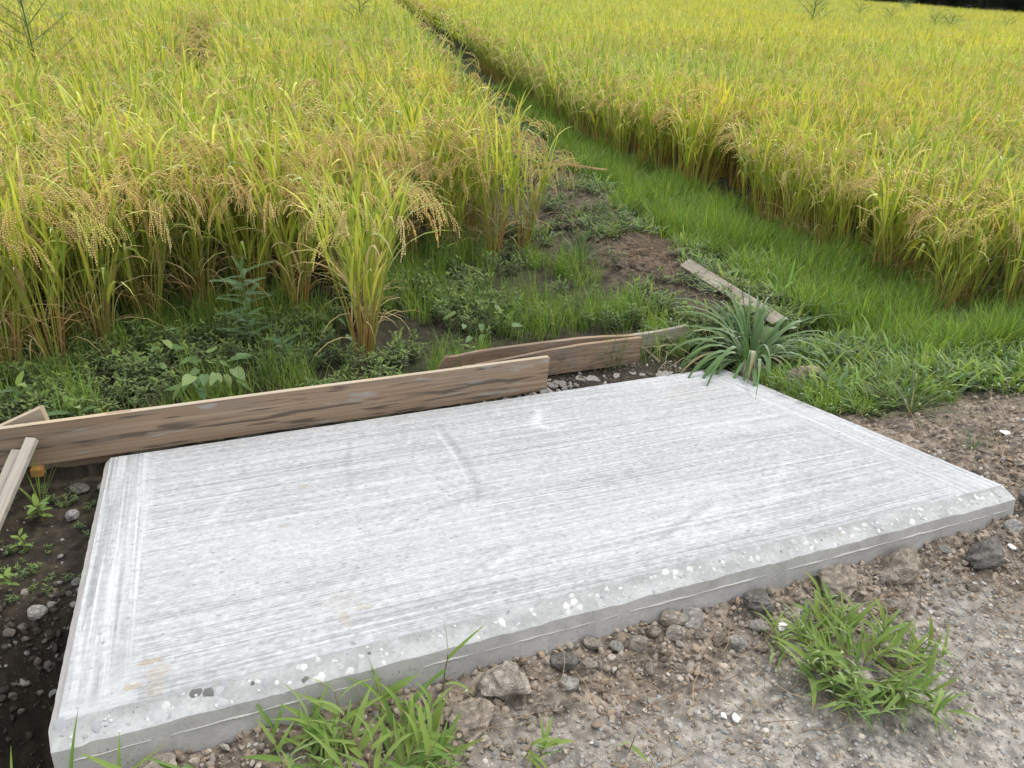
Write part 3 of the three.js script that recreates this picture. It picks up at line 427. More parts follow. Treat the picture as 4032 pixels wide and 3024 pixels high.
// ---------------------------------------------------------------- rice
const RC = { green: [0.29, 0.41, 0.035], lime: [0.54, 0.61, 0.07], yellow: [0.72, 0.69, 0.10], straw: [0.56, 0.44, 0.20], stem: [0.34, 0.37, 0.06], stemDry: [0.42, 0.26, 0.08], stemRed: [0.29, 0.15, 0.055], ear: [0.60, 0.43, 0.17], earPale: [0.70, 0.54, 0.25], earGreen: [0.56, 0.51, 0.14] };
function riceClump(seed, lod) {
  const r = makeRng(seed), stems = new MB(), leaves = new MB(), ears = [];
  const nC = [26, 15, 9][lod], nEar = [17, 10, 4][lod], wide = [1.2, 1.4, 2.1][lod];
  for (let k = 0; k < nC; k++) {
    const az = r() * 6.283, rb = Math.sqrt(r()) * 0.04, x0 = Math.cos(az) * rb, z0 = Math.sin(az) * rb, lean = 0.04 + rb * 4.2 + r() * 0.12, la = az + (r() - 0.5) * 0.9, hC = 0.53 + r() * 0.17;
    const at = (t) => { const o = lean * hC * (0.55 * t + 0.45 * t * t); return [x0 + Math.cos(la) * o, hC * t, z0 + Math.sin(la) * o]; };
    if (lod < 2) {
      const up = vary(RC.stem, r), q = r(), low = vary(q < 0.45 ? RC.stemDry : q < 0.7 ? RC.stemRed : RC.stem, r), hs = 0.22 + r() * 0.22, rr = 0.0021 + r() * 0.001;
      stalk(stems, [at(0), at(hs * 0.5), at(hs)].map((p) => p), rr * 1.35, rr * 1.2, low);
      stalk(stems, lod ? [at(hs), at(1)] : [at(hs), at((hs + 1) / 2), at(1)], rr, rr * 0.6, up);
    }
    // leaves
    const nl = lod === 2 ? 3 : r() < 0.6 ? 3 : 2;
    for (let m = 0; m < nl; m++) {
      const t = m === 0 ? 0.78 + r() * 0.16 : 0.38 + r() * 0.42, p = at(t), q = r(), la2 = la + (r() - 0.5) * 3.4;
      const col = vary(m === 0 ? (q < 0.58 ? RC.lime : q < 0.80 ? RC.yellow : RC.green) : (q < 0.34 ? RC.green : q < 0.68 ? RC.lime : q < 0.86 ? RC.yellow : RC.straw), r);
      const len = m === 0 ? 0.20 + r() * 0.16 : 0.24 + r() * 0.2, droop = r();
      blade(leaves, p[0], p[1], p[2], la2, len, (0.0092 + r() * 0.005) * wide, 1.1 + r() * 0.42, droop < 0.62 ? 0.15 + r() * 0.6 : 0.9 + r() * 1.5, col, [6, 4, 3][lod], { twist: (r() - 0.5) * 1.6, base: 0.55, tip: r() < 0.35 ? RC.straw : col, taper: 2.2 });
    }
    if (lod === 0) for (let m = 0; m < 1; m++) { const p = at(0.1 + r() * 0.3); blade(leaves, p[0], p[1], p[2], r() * 6.28, 0.16 + r() * 0.22, 0.0035 + r() * 0.003, 0.5 + r() * 0.7, 1.0 + r() * 1.3, vary(r() < 0.7 ? RC.straw : RC.stemDry, r), 5, { twist: (r() - 0.5) * 3 }); }
    // ear
    if (k < nEar) {
      const mb = new MB(), tip = at(1), ea = la + (r() - 0.5) * 2.2, plen = (lod ? 0.20 : 0.22) + r() * 0.08, bend = 1.9 + r() * 0.95, el0 = 1.25 - r() * 0.15, n = lod === 2 ? 5 : 9, ax = [tip]; const base = vary(r() < 0.6 ? RC.ear : r() < 0.6 ? RC.earPale : RC.earGreen, r, 0.15);
      let px = tip[0], py = tip[1], pz = tip[2]; const dirs = [];
      for (let m = 0; m < n; m++) { const t = (m + 0.5) / n, el = el0 - bend * Math.pow(t, 0.75), st = plen / n; const d = [Math.cos(ea) * Math.cos(el), Math.sin(el), Math.sin(ea) * Math.cos(el)]; px += d[0] * st; py += d[1] * st; pz += d[2] * st; ax.push([px, py, pz]); dirs.push(new THREE.Vector3(...d)); }
      if (lod === 2) { // far ears: a thick bent spindle chain
        for (let m = 1; m <= n - 1; m++) for (let b = 0; b < 2; b++) { const d = dirs[m].clone().add(new THREE.Vector3((r() - 0.5) * 0.7, -0.25, (r() - 0.5) * 0.7)).normalize(); grain(mb, ax[m][0] + (r() - 0.5) * 0.02, ax[m][1], ax[m][2] + (r() - 0.5) * 0.02, d, 0.055, 0.009, vary(base, r, 0.15), 3); }
      } else {
        stalk(mb, lod ? [ax[0], ax[4], ax[9]] : [ax[0], ax[2], ax[4], ax[6], ax[9]], 0.0014, 0.0007, vary(RC.earGreen, r), 3);
        const nb = lod ? 6 : 9;
        for (let b = 0; b < nb; b++) {
          const m = 1 + Math.floor((b / nb) * 7.5), o = ax[m], d = dirs[Math.min(m, 8)].clone().add(new THREE.Vector3((r() - 0.5) * 0.85, -0.1, (r() - 0.5) * 0.85)).normalize();
          const ng = lod ? 4 : 9, bl = lod ? 0.062 : 0.078; let q = new THREE.Vector3(...o);
          for (let gI = 0; gI < ng; gI++) { d.y -= 0.16; d.normalize(); q.addScaledVector(d, bl / ng); const gd = d.clone().add(new THREE.Vector3((r() - 0.5) * 0.7, (r() - 0.5) * 0.4, (r() - 0.5) * 0.7)).normalize(); grain(mb, q.x, q.y, q.z, gd, lod ? 0.017 : 0.0102, lod ? 0.0046 : 0.0029, vary(base, r, 0.16), lod ? 3 : 4); }
        }
      }
      ears.push(mb);
    }
  }
  return { stems: stems.n ? stems.geo() : null, leaves: leaves.geo(), ears: ears.map((m) => m.geo()) };
}
const near = [101, 102, 103, 104, 105, 106, 107, 108].map((s) => riceClump(s, 0));
const mid = [201, 202, 203, 204, 205, 206].map((s) => riceClump(s, 1));
const far = [301, 302, 303, 304, 305, 306].map((s) => riceClump(s, 2));
const nearEars = near.map((v) => mergeGeometries(v.ears)), midEars = mid.map((v) => mergeGeometries(v.ears));
function frontZ(x) { const k = [[-9, -3.6], [-0.6, -3.68], [-0.2, -3.95], [0.3, -4.0], [0.7, -4.0], [1.1, -4.35], [1.5, -4.55], [2.3, -4.75]]; for (let i = 0; i + 1 < k.length; i++) if (x <= k[i + 1][0]) return lerp(k[i][1], k[i + 1][1], clamp((x - k[i][0]) / (k[i + 1][0] - k[i][0]))); return -4.75; }
const hills = [];
{
  const r = makeRng(7777), v = new THREE.Vector3();
  const seen = (x, z) => { v.set(x, 0.7, z).project(camera); const d = Math.hypot(x, z); return d < 9 || (Math.abs(v.x) < 1.16 + 2 / d && v.y < 1.15 + 3 / d); };
  const holes = [...Array.from({ length: 14 }, (_, k) => [lerp(0.29, 0.54, k / 13), lerp(-8.2, -13.4, k / 13), lerp(0.26, 0.42, k / 13)]), [4.35, -5.6, 0.25], [4.15, -5.3, 0.25]];
  const add = (side, x, z) => { if (!holes.some(([a, b, q]) => Math.hypot(x - a, z - b) < q) && seen(x, z)) hills.push({ side, x, z, s: 0.9 + r() * 0.24 + (side === 'left' ? 0.12 : 0.04), y: r() * 6.28, t: [(r() - 0.5) * 0.16 + (fbm(x * 0.9 + 3, z * 0.9, 2) - 0.5) * 0.5, (r() - 0.5) * 0.16 + (fbm(x * 0.9 + 30, z * 0.9, 2) - 0.5) * 0.5] }); };
  const sx = 0.262, sz = 0.19;
  for (let i = -60; i < 40; i++) for (let j = 0; j < 150; j++) { const z = -3.5 - j * sz + (r() - 0.5) * 0.09, x = i * sx + Math.max(0, -z - 5) * 0.19 + (r() - 0.5) * 0.09; if (x < xLeft(z) && x > -7 && z < frontZ(x) - 0.14 && z > -30) add('left', x, z); }
  for (let i = 0; i < 180; i++) for (let j = 0; j < 290; j++) { const z = -1.6 - j * sz + (r() - 0.5) * 0.09, x = xRight(z) + 0.14 + i * sx + (r() - 0.5) * 0.09; if (z < -2.55 && x < 47.3) add('right', x, z); }
  hills.sort((a, b) => Math.hypot(a.x, a.z) - Math.hypot(b.x, b.z));
}
function riceThing(v, label, group, x, z, s, yaw, tilt, each) {
  const o = thing('rice_clump', label, 'rice plant', [x, groundY(x, z) - 0.01, z], group); o.rotation.set(tilt[0], yaw, tilt[1]); o.scale.setScalar(s);
  const src = each ? near[v % 8] : v >= 100 ? mid[v % 6] : near[v % 8];
  part('stems', src.stems, stemMat, o, 'stuff'); part('leaves', src.leaves, leafMat, o, 'stuff');
  if (each) src.ears.forEach((e) => part('panicle', e, grainMat, o)); else part('panicles', v >= 100 ? midEars[v % 6] : nearEars[v % 8], grainMat, o, 'stuff');
  return o;
}
[
  [0.72, -3.43, 1.2, 'lone rice clump standing forward of the rest right behind the long board', 0],
  [-0.80, -3.60, 1.14, 'leftmost rice clump of the front row, cut by the frame', 1],
  [-0.62, -3.66, 1.12, 'rice clump second from the left in the front row', 2],
  [-0.44, -3.78, 1.14, 'wide open rice clump third from the left in the front row', 3],
  [-0.22, -3.98, 1.12, 'rice clump behind the heart-leaved weeds, fourth from the left', 4],
  [0.02, -4.08, 1.12, 'brown-stemmed rice clump left of the feathery weed', 5],
  [0.27, -4.06, 1.1, 'rice clump right behind the feathery weed', 6],
  [0.50, -3.98, 1.12, 'rice clump right of the feathery weed in the front row', 7],
  [0.80, -3.72, 1.12, 'rice clump directly behind the lone forward clump', 3],
  [1.86, -4.63, 1.18, 'tall rice clump at the right front corner of the left field', 2],
  [1.58, -4.66, 1.0, 'rice clump beside the corner clump of the left field', 0],
  [2.12, -4.75, 0.95, 'rice clump bowing over the earth ridge at the left field corner', 4],
  [4.03, -4.36, 0.95, 'rice clump at the bend of the right field edge above the grass', 5],
  [4.08, -4.06, 0.95, 'rice clump second along the right field edge above the bright grass', 1],
  [4.14, -3.58, 0.97, 'rice clump third along the right field edge', 3],
  [4.00, -2.95, 0.97, 'foremost rice clump of the right field', 6],
  [4.36, -2.78, 0.97, 'rice clump at the right frame edge beside the foremost one', 7],
].forEach(([x, z, s, label, v], k) => riceThing(v, label, 'rice clumps along the field edges', x, z, s, k * 1.7, [0, 0], true));
{
  const own = hills.slice(0, 284), rest = hills.slice(284), r = makeRng(31);
  own.forEach((h, k) => riceThing(k < 56 ? k : 100 + k, h.side === 'left' ? 'ripe rice clump hemmed in among the nearest rows of the left field' : 'ripe rice clump hemmed in among the nearest rows of the right field', h.side === 'left' ? 'near rice clumps of the left field' : 'near rice clumps of the right field', h.x, h.z, h.s, h.y, h.t, false));
  const spot = (h) => { const k = 0.88 + r() * 0.24, w = fbm(h.x * 0.35, h.z * 0.35, 3) - 0.5; return { p: [h.x, groundY(h.x, h.z) - 0.01, h.z], s: [h.s, h.s * (0.97 + w * 0.16), h.s], e: [h.t[0], h.y, h.t[1]], c: [k * (1 + w * 0.35), k * (1 + w * 0.1), k * (1 - w * 0.3)] }; };
  const bandMid = rest.filter((h) => Math.hypot(h.x, h.z) < 15).map(spot), bandFar = rest.filter((h) => Math.hypot(h.x, h.z) >= 15).map(spot);
  const g = new THREE.Group(); g.name = 'rice_rows'; tag(g, 'the rest of the ripe yellow rice filling both fields to the far edge', null, null, 'stuff'); scene.add(g);
  const fill = (src, spots, key, mat, name) => src.forEach((sv, v) => {
    const geo = key === 'ears' ? mergeGeometries(sv.ears) : sv[key]; if (!geo) return; const mine = spots.filter((_, i) => i % src.length === v);
    const m = shade(new THREE.InstancedMesh(geo, mat, mine.length)); m.name = name; m.userData.kind = 'stuff';
    const M = new THREE.Matrix4(), q = new THREE.Quaternion(), e = new THREE.Euler(), c = new THREE.Color();
    mine.forEach((s, i) => { e.set(...s.e); q.setFromEuler(e); M.compose(new THREE.Vector3(...s.p), q, new THREE.Vector3(...s.s)); m.setMatrixAt(i, M); m.setColorAt(i, c.setRGB(...s.c)); }); g.add(m);
  });
  fill(mid, bandMid, 'stems', stemMat, 'stems'); fill(mid, bandMid, 'leaves', leafMat, 'leaves'); fill(mid, bandMid, 'ears', grainMat, 'panicles');
  fill(far, bandFar, 'leaves', leafMat, 'leaves'); fill(far, bandFar, 'ears', grainMat, 'panicles');
  
}

// ---------------------------------------------------------------- low green cover
const GC = { needle: [0.16, 0.285, 0.018], needle2: [0.28, 0.40, 0.035], leaf: [0.085, 0.15, 0.028], leaf2: [0.15, 0.24, 0.04], dark: [0.045, 0.10, 0.03], crab: [0.14, 0.26, 0.035], crab2: [0.22, 0.33, 0.05], blue: [0.10, 0.19, 0.07] };
function needleTuft(seed, n = 20, h = 0.155, w = 0.0046) { const r = makeRng(seed), mb = new MB(); for (let k = 0; k < n; k++) { const a = r() * 6.28, q = Math.sqrt(r()) * 0.05; blade(mb, Math.cos(a) * q, 0, Math.sin(a) * q, r() * 6.28, h * (0.45 + r() * 0.85), w * (0.7 + r() * 0.7), 1.0 + r() * 0.5, r() * 1.1, vary(r() < 0.6 ? GC.needle : GC.needle2, r, 0.22), 3); } return mb.geo(); }
// a pointed oval leaf, slightly folded, from its base along azimuth az
function ovalLeaf(mb, x, y, z, az, len, w, el, col, droop = 0.4, n = 4, fold = 0.25) {
  const ca = Math.cos(az), sa = Math.sin(az); let px = x, py = y, pz = z, last = null;
  for (let k = 0; k <= n; k++) { const t = k / n, e = el - droop * t, ww = w * 0.5 * Math.pow(Math.sin(Math.PI * Math.min(1, 0.06 + 0.94 * Math.pow(t, 0.8))), 0.8) * (k === n ? 0 : 1); const f = fold * ww; const a = mb.v(px + sa * ww, py + f, pz - ca * ww, col), b = mb.v(px, py, pz, col), c = mb.v(px - sa * ww, py + f, pz + ca * ww, col); if (last) { mb.q(last[0], last[1], b, a); mb.q(last[1], last[2], c, b); } last = [a, b, c]; px += ca * Math.cos(e) * len / n; py += Math.sin(e) * len / n; pz += sa * Math.cos(e) * len / n; }
}
function leafyWeed(seed, h = 0.09, ll = 0.028) { const r = makeRng(seed), mb = new MB(); const ns = 4; for (let s = 0; s < ns; s++) { const a = r() * 6.28, lean = r() * 0.7, hh = h * (0.6 + r() * 0.6), x0 = (r() - 0.5) * 0.05, z0 = (r() - 0.5) * 0.05, end = [x0 + Math.cos(a) * lean * hh, hh, z0 + Math.sin(a) * lean * hh]; stalk(mb, [[x0, 0, z0], end], 0.0013, 0.0008, vary([0.14, 0.15, 0.04], r)); const np = 4; for (let p = 1; p <= np; p++) { const t = p / np, c = vary(p === np ? GC.leaf2 : GC.leaf, r, 0.2); for (let m = 0; m < 2; m++) ovalLeaf(mb, lerp(x0, end[0], t), hh * t, lerp(z0, end[2], t), p * 1.57 + m * 3.14 + a, ll * (0.7 + r() * 0.5), ll * 0.36, 0.5 + r() * 0.4, c, 0.6, 3); } } return mb.geo(); }
function crabTuft(seed, n = 22, spread = 0.1, len = 0.09) { const r = makeRng(seed), mb = new MB(); for (let k = 0; k < n; k++) { const a = r() * 6.28, q = Math.sqrt(r()) * spread; blade(mb, Math.cos(a) * q, 0.005 + r() * 0.045, Math.sin(a) * q, a + (r() - 0.5) * 2, len * (0.6 + r() * 0.7), 0.010 + r() * 0.007, 0.5 + r() * 0.8, 0.4 + r() * 0.9, vary(r() < 0.75 ? GC.crab2 : GC.blue, r, 0.25), 4, { base: 0.8, fold: 0.25, taper: 1.8 }); } return mb.geo(); }
{
  const r = makeRng(888);
  const tufts = [61, 62, 63, 64].map((s) => needleTuft(s)), rushes = [65, 66, 67].map((s) => needleTuft(s, 13, 0.19, 0.0036)), weeds = [81, 82, 83, 84].map((s) => leafyWeed(s)), crabs = [91, 92, 93].map((s) => crabTuft(s));
  const put = (list, x, z, s, hy = 1) => list.push({ p: [x, groundY(x, z) - 0.004, z], s: [s, s * hy, s], e: [(r() - 0.5) * 0.25, r() * 6.28, (r() - 0.5) * 0.25], c: vary([1, 1, 1], r, 0.3) });
  const strip = [], broad = [], rush = [], mat = [], ridge = [], verge = [], lawn = [], sprout = [];
  for (let k = 0; k < 7000; k++) { const z = -2.35 - Math.pow(r(), 1.7) * 9, e = xRight(z), x = e - 0.95 + r() * 1.15 + (z > -3 ? (r() * 0.9 - 0.1) : 0); const edge = xLeft(Math.min(z, -3.2)) + 0.75 + 0.36 + (fbm(z * 2.5, 5, 3) - 0.5) * 0.7; if (x < edge && z < -2.9) continue; if (fbm(x * 4 + 60, z * 4, 3) < 0.37) continue; if (z > -2.7 && x < 2.95 + (vnoise(x * 7, z * 7) * 0.3)) continue; { const hh = 0.25 + 1.5 * fbm(x * 3.5, z * 3.5, 3); put(strip, x, z, 0.8 + r() * 0.5, hh * (0.8 + r() * 0.5)); if (k % 14 === 0) put(broad, x, z, 0.6 + r() * 0.6, 0.9 + r() * 0.8); } }
  for (let k = 0; k < 3400; k++) { const x = -2.2 + r() * 4.5, z = -2.92 - r() * 1.9; const d = fbm(x * 2.6 + 5, z * 2.6, 3); if (d < 0.5) continue; put(rush, x, z, 0.5 + r() * 0.5, 0.8 + r() * 0.9); }
  for (let k = 0; k < 4200; k++) { const x = -2.3 + r() * 4.8, z = -2.9 - r() * 2.1; const d = fbm(x * 2.2 + 15, z * 2.2 + 4, 3), open = x > 1.45 && x < 2.35 && z > -3.35; if (d < (open ? 0.60 : 0.5)) continue; put(mat, x, z, 0.55 + r() * 0.75, open ? 0.4 : 0.6 + r() * 0.7); }
  for (let k = 0; k < 3400; k++) { const z = -3.0 - Math.pow(r(), 1.8) * 22, x = xLeft(Math.min(z, -3.2)) + 0.72 + (r() + r() - 1) * 0.75; if (fbm(x * 3, z * 3 + 8, 3) < (z > -9 ? 0.46 : 0.44)) continue; put(ridge, x, z, 0.5 + r() * 0.7, 0.4 + r() * 0.7); }
  for (let k = 0; k < 520; k++) { const z = -1.86 - r() * 0.85, x = 2.42 + r() * 2.2; const lim = -1.96 - 0.12 * Math.sin(x * 3) + (vnoise(x * 6, 3) - 0.5) * 0.14; if (z > lim) continue; if (x < 2.7 && r() < 0.6) continue; put(verge, x, z, 0.75 + r() * 0.55, 0.8 + r() * 0.5); }
  for (let k = 0; k < 420; k++) { const z = -1.95 - r() * 0.7, x = 2.36 + Math.pow(r(), 1.6) * 0.55; if (z > -2.0 - 0.5 * (0.3 - (x - 2.36)) * 0.6) continue; put(lawn, x, z, 0.5 + r() * 0.35, 0.55 + r() * 0.4); }
  for (let k = 0; k < 170; k++) { const z = -2.82 + r() * 0.6, x = -1.1 + r() * 0.66; if (fbm(x * 7, z * 7, 2) < 0.47) continue; put(sprout, x, z, 0.22 + r() * 0.3, 0.6); }
  const thin = [tufts[0], tufts[1]];
  scatter('bright_grass', 'bright green fine grass strip along the foot of the right field', tufts, leafMat, strip);
  scatter('broad_grass', 'scattered broader grass blades in the bright green strip', crabs, leafMat, broad);
  scatter('rush_tufts', 'fine upright rush-like grass between the weeds behind the boards', rushes, leafMat, rush);
  scatter('weed_cover', 'low small-leaved green weeds covering the mud behind the boards', weeds, leafMat, mat);
  scatter('ridge_weeds', 'low weeds growing over the brown earth ridge', [...weeds, crabs[0]], leafMat, ridge);
  scatter('verge_grass', 'broad-bladed grass on the verge right of the slab', crabs, leafMat, verge);
  scatter('short_grass', 'short fine grass along the right slab edge', thin, leafMat, lawn);
  scatter('mud_sprouts', 'tiny green sprouts on the wet mud left of the slab', weeds, leafMat, sprout);
}

// ---------------------------------------------------------------- single plants
function longGrass(name, label, x, z, seed, n, len, w, o = {}) { // arching tussock, each blade a part
  const r = makeRng(seed), t = thing(name, label, 'grass clump', [x, groundY(x, z) - 0.01, z]);
  for (let k = 0; k < n; k++) { const mb = new MB(), a = o.az ? o.az(r) : r() * 6.28, q = Math.sqrt(r()) * (o.r || 0.06), l = len * (0.55 + r() * 0.6); blade(mb, Math.cos(a) * q, 0.01, Math.sin(a) * q, a + (r() - 0.5) * 0.8, l, w * (0.7 + r() * 0.6), 1.35 - r() * (o.open || 0.55), (o.curl || 1.3) * (0.5 + r() * 0.9), vary(r() < 0.08 ? [0.3, 0.27, 0.12] : r() < 0.6 ? (o.c1 || GC.blue) : (o.c2 || GC.leaf), r, 0.2), 8, { fold: 0.2, base: 0.7, twist: (r() - 0.5) * 0.8, pw: 1.2, taper: 2.4 }); part('blade', mb.geo(), leafMat, t); }
  if (o.stalks) for (let k = 0; k < o.stalks; k++) { const mb = new MB(), a = r() * 6.28, l = len * (0.9 + r() * 0.45), el = 0.75 + r() * 0.5; const p = []; for (let m = 0; m <= 6; m++) { const s = m / 6; p.push([Math.cos(a) * Math.cos(el) * l * s, Math.sin(el) * l * s - 0.12 * s * s * l, Math.sin(a) * Math.cos(el) * l * s]); } stalk(mb, p, 0.0016, 0.0008, [0.06, 0.10, 0.04]); for (let b = 0; b < 3; b++) blade(mb, p[6 - b][0], p[6 - b][1], p[6 - b][2], a + (b - 1) * 0.5, 0.055, 0.003, 0.5, 0.7, [0.16, 0.2, 0.09], 3); part('seed_stalk', mb.geo(), leafMat, t); }
  return t;
}
longGrass('grass_clump', 'big dark green arching grass clump behind the far right slab corner', 2.53, -2.80, 500, 200, 0.56, 0.021, { r: 0.10, open: 1.15, curl: 2.6, stalks: 10, c1: [0.12, 0.225, 0.07], c2: [0.10, 0.20, 0.045] });
longGrass('grass_tuft', 'thin flat-spreading grass tuft on dry soil right of the slab', 2.66, -1.95, 502, 70, 0.26, 0.005, { r: 0.03, open: 1.25, curl: 0.9, c1: [0.10, 0.16, 0.05], c2: [0.13, 0.18, 0.05] });
longGrass('grass_tuft', 'tiny grass seedling on dry soil near the right slab edge', 2.53, -1.57, 503, 14, 0.10, 0.004, { r: 0.015, open: 0.5, curl: 0.6 });
longGrass('grass_tuft', 'grey-green grass tuft on the ridge beside the bright grass', 2.86, -4.75, 504, 60, 0.17, 0.006, { r: 0.05, open: 0.8, curl: 0.9 });
longGrass('grass_tuft', 'leafy grass tuft at the foot of the ridge right of the corner rice clump', 2.35, -4.35, 505, 60, 0.22, 0.008, { r: 0.06, open: 0.7, curl: 0.8 });
longGrass('grass_tuft', 'upright grass shoots beside the battens at the left', -0.615, -2.70, 506, 12, 0.22, 0.004, { r: 0.02, open: 0.25, curl: 0.3, c1: GC.needle2, c2: GC.needle });
longGrass('grass_tuft', 'broad-leaved grass shoot at the end of the weathered board', 2.25, -3.02, 507, 18, 0.24, 0.013, { r: 0.02, open: 0.9, curl: 1.1, c1: GC.crab, c2: GC.blue });

// crabgrass: creeping stems that carry short broad blades, every leaf and stem a part
const crabLeafGeos = [0.25, 0.6, 1.0, 1.4].flatMap((c, k) => [0, 1, 2].map((v) => { const mb = new MB(), r = makeRng(600 + k * 3 + v), col = [GC.crab, GC.crab2, [0.21, 0.32, 0.06]][v]; blade(mb, 0, 0, 0, 0, 1, 0.125, 0.25, c, col, 7, { fold: 0.32, base: 0.75, taper: 1.7, pw: 1.2, tip: k === 3 && v === 1 ? [0.36, 0.26, 0.10] : col }); return mb.geo(); }));
function crabgrass(label, x, z, seed, spots, o = {}) { // spots: list of [dx, dz, stemLength, azimuth, rise]
  const r = makeRng(seed), t = thing('crabgrass', label, 'grass', [x, groundY(x, z), z]);
  for (const [dx, dz, sl, az, rise] of spots) {
    const mb = new MB(), pts = [], n = 6; let px = dx, pz = dz, py = groundY(x + dx, z + dz) - groundY(x, z), el = rise, a = az;
    for (let k = 0; k <= n; k++) { pts.push([px, py, pz]); a += (r() - 0.5) * 0.3; px += Math.cos(a) * Math.cos(el) * sl / n; pz += Math.sin(a) * Math.cos(el) * sl / n; py += Math.sin(el) * sl / n; }
    stalk(mb, pts, 0.0019, 0.001, r() < 0.5 ? [0.17, 0.19, 0.06] : [0.19, 0.13, 0.08], 4); part('stem', mb.geo(), stemMat, t);
    for (let k = 1; k <= n; k++) { if (k < n && r() < 0.12) continue; const m = part('leaf', crabLeafGeos[Math.floor(r() * 12)], leafMat, t), s = (o.leaf || 0.085) * (0.6 + r() * 0.7) * (k === n ? 0.85 : 1); m.position.set(...pts[k]); m.scale.set(s, s, s * (0.85 + r() * 0.5)); m.rotation.order = 'YZX'; m.rotation.set((r() - 0.5) * 1.2, -(a + (k % 2 ? 0.9 : -0.9) + (r() - 0.5) * 1.2), (r() * 0.9 - 0.05) + (k === n ? 0.5 : 0)); }
  }
  return t;
}
{
  const r = makeRng(4242), ring = (n, rad, s0, s1, up) => Array.from({ length: n }, () => { const a = r() * 6.28, q = Math.pow(r(), 0.72) * rad; return [Math.cos(a) * q * 1.1, Math.sin(a) * q, s0 + r() * (s1 - s0), a + (r() - 0.5) * 1.4, up * (0.3 + r())]; });
  crabgrass('spreading light green crabgrass clump on the gravel in the right foreground', 1.40, -0.925, 71, ring(60, 0.125, 0.05, 0.13, 0.85), { leaf: 0.09 });
  crabgrass('dense crabgrass clump cut by the bottom edge, in front of the slab', 0.19, -1.03, 72, ring(54, 0.15, 0.05, 0.13, 0.9), { leaf: 0.095 });
  { const t = thing('grass_shoot', 'tall single grass shoot with long leaves rising over the slab front edge', 'grass', [0.405, groundY(0.405, -1.20), -1.20]), st = new MB(); stalk(st, [[0, 0, 0], [0.004, 0.06, 0], [0.012, 0.115, -0.003]], 0.0022, 0.0014, [0.15, 0.13, 0.07], 5); part('stem', st.geo(), stemMat, t);
    [[0.012, 0.11, -0.003, 3.4, 0.125, 0.012, 1.5, 0.1], [0.010, 0.10, -0.002, -0.05, 0.12, 0.011, 0.75, 0.15], [0.006, 0.07, 0, 2.9, 0.07, 0.012, -0.2, 0.9], [0.002, 0.03, 0.005, 1.0, 0.10, 0.010, 0.9, 1.5]].forEach(([x, y, z, az, l, w, el, cu], k) => { const mb = new MB(); blade(mb, x, y, z, az, l, w, el, cu, [GC.crab, GC.crab2, GC.crab, GC.crab2][k], 7, { fold: 0.3, base: 0.7, taper: 1.9 }); part('leaf', mb.geo(), leafMat, t); }); }
  crabgrass('small grass shoot on bare soil right of the bottom crabgrass', 0.52, -0.985, 74, [[0, 0, 0.05, 0.5, 1.3], [0.03, 0.01, 0.04, 0, 1.3]], { leaf: 0.07 });
  crabgrass('lone grass seedling at the bottom between the two crabgrass clumps', 0.745, -0.925, 75, [[0, 0, 0.06, 2, 1.4]], { leaf: 0.075 });
  crabgrass('grass shoot rising at the near left slab corner', -0.14, -1.165, 76, [[0, 0, 0.06, 2, 1.4], [-0.07, 0.0, 0.07, 2.6, 1.2]], { leaf: 0.10 });
  crabgrass('grass shoots in the bottom left corner over the dark pit', -0.44, -1.14, 77, [[0, 0, 0.05, 4.6, 1.2], [-0.05, 0.0, 0.06, 4.4, 1.1], [0.10, 0.0, 0.06, 1.6, 1.35], [-0.02, 0.03, 0.05, 3.6, 0.9]], { leaf: 0.125 });
  { const x0 = -0.43, z0 = -1.15, t = thing('grass_shoot', 'long upright grass blades in the bottom left corner before the pit', 'grass', [x0, 0.2, z0]); [[-0.05, -0.02, -1.9, 0.21, 1.15], [-0.02, -0.03, -1.5, 0.17, 1.2], [0.07, -0.02, -1.25, 0.22, 1.2], [0.09, -0.02, -0.3, 0.2, 0.6], [0.02, 0, -2.6, 0.2, 0.7], [0.16, -0.01, -1.4, 0.16, 1.2]].forEach(([x, z, az, l, el], k) => { const mb = new MB(); blade(mb, x, 0, z, az, l, 0.011, el, 0.35 + 0.1 * (k % 3), [GC.crab, GC.crab2][k % 2], 8, { fold: 0.3, base: 0.7, taper: 1.9 }); part('leaf', mb.geo(), leafMat, t); }); }
  crabgrass('grass shoot in the soil just left of the right crabgrass', 1.24, -1.05, 78, [[0, 0, 0.07, 4.9, 1.1], [0.01, 0.03, 0.06, 3.3, 0.6]], { leaf: 0.075 });
}
// heart-leaved weeds: every leaf on its own stalk
const heartGeo = (() => { const mb = new MB(), n = 12, c = mb.v(0.42, 0, 0, [1, 1, 1]), ring = []; for (let k = 0; k <= n; k++) { const t = k / n * 2 * Math.PI, rr = 0.5 * (1 + 0.10 * Math.cos(2 * t)); let x = 0.5 - Math.cos(t) * rr, z = Math.sin(t) * rr * 0.82 * (1 - 0.35 * clamp((0.5 - Math.cos(t) * rr) - 0.3)); if (k === 0 || k === n) x = 0.12; ring.push(mb.v(x + (Math.abs(k - n / 2) < 0.5 ? 0.16 : 0), 0.16 * Math.abs(z) - 0.10 * x * x, z, [1, 1, 1])); } for (let k = 0; k < n; k++) mb.t(c, ring[k + 1], ring[k]); return mb.geo(); })();
const heartMats = [[0.10, 0.17, 0.055], [0.075, 0.145, 0.045], [0.14, 0.21, 0.06]].map((c) => new THREE.MeshPhysicalMaterial({ color: new THREE.Color().setRGB(...c), roughness: 0.6, transmission: 0.12, thickness: 0, side: THREE.DoubleSide }));
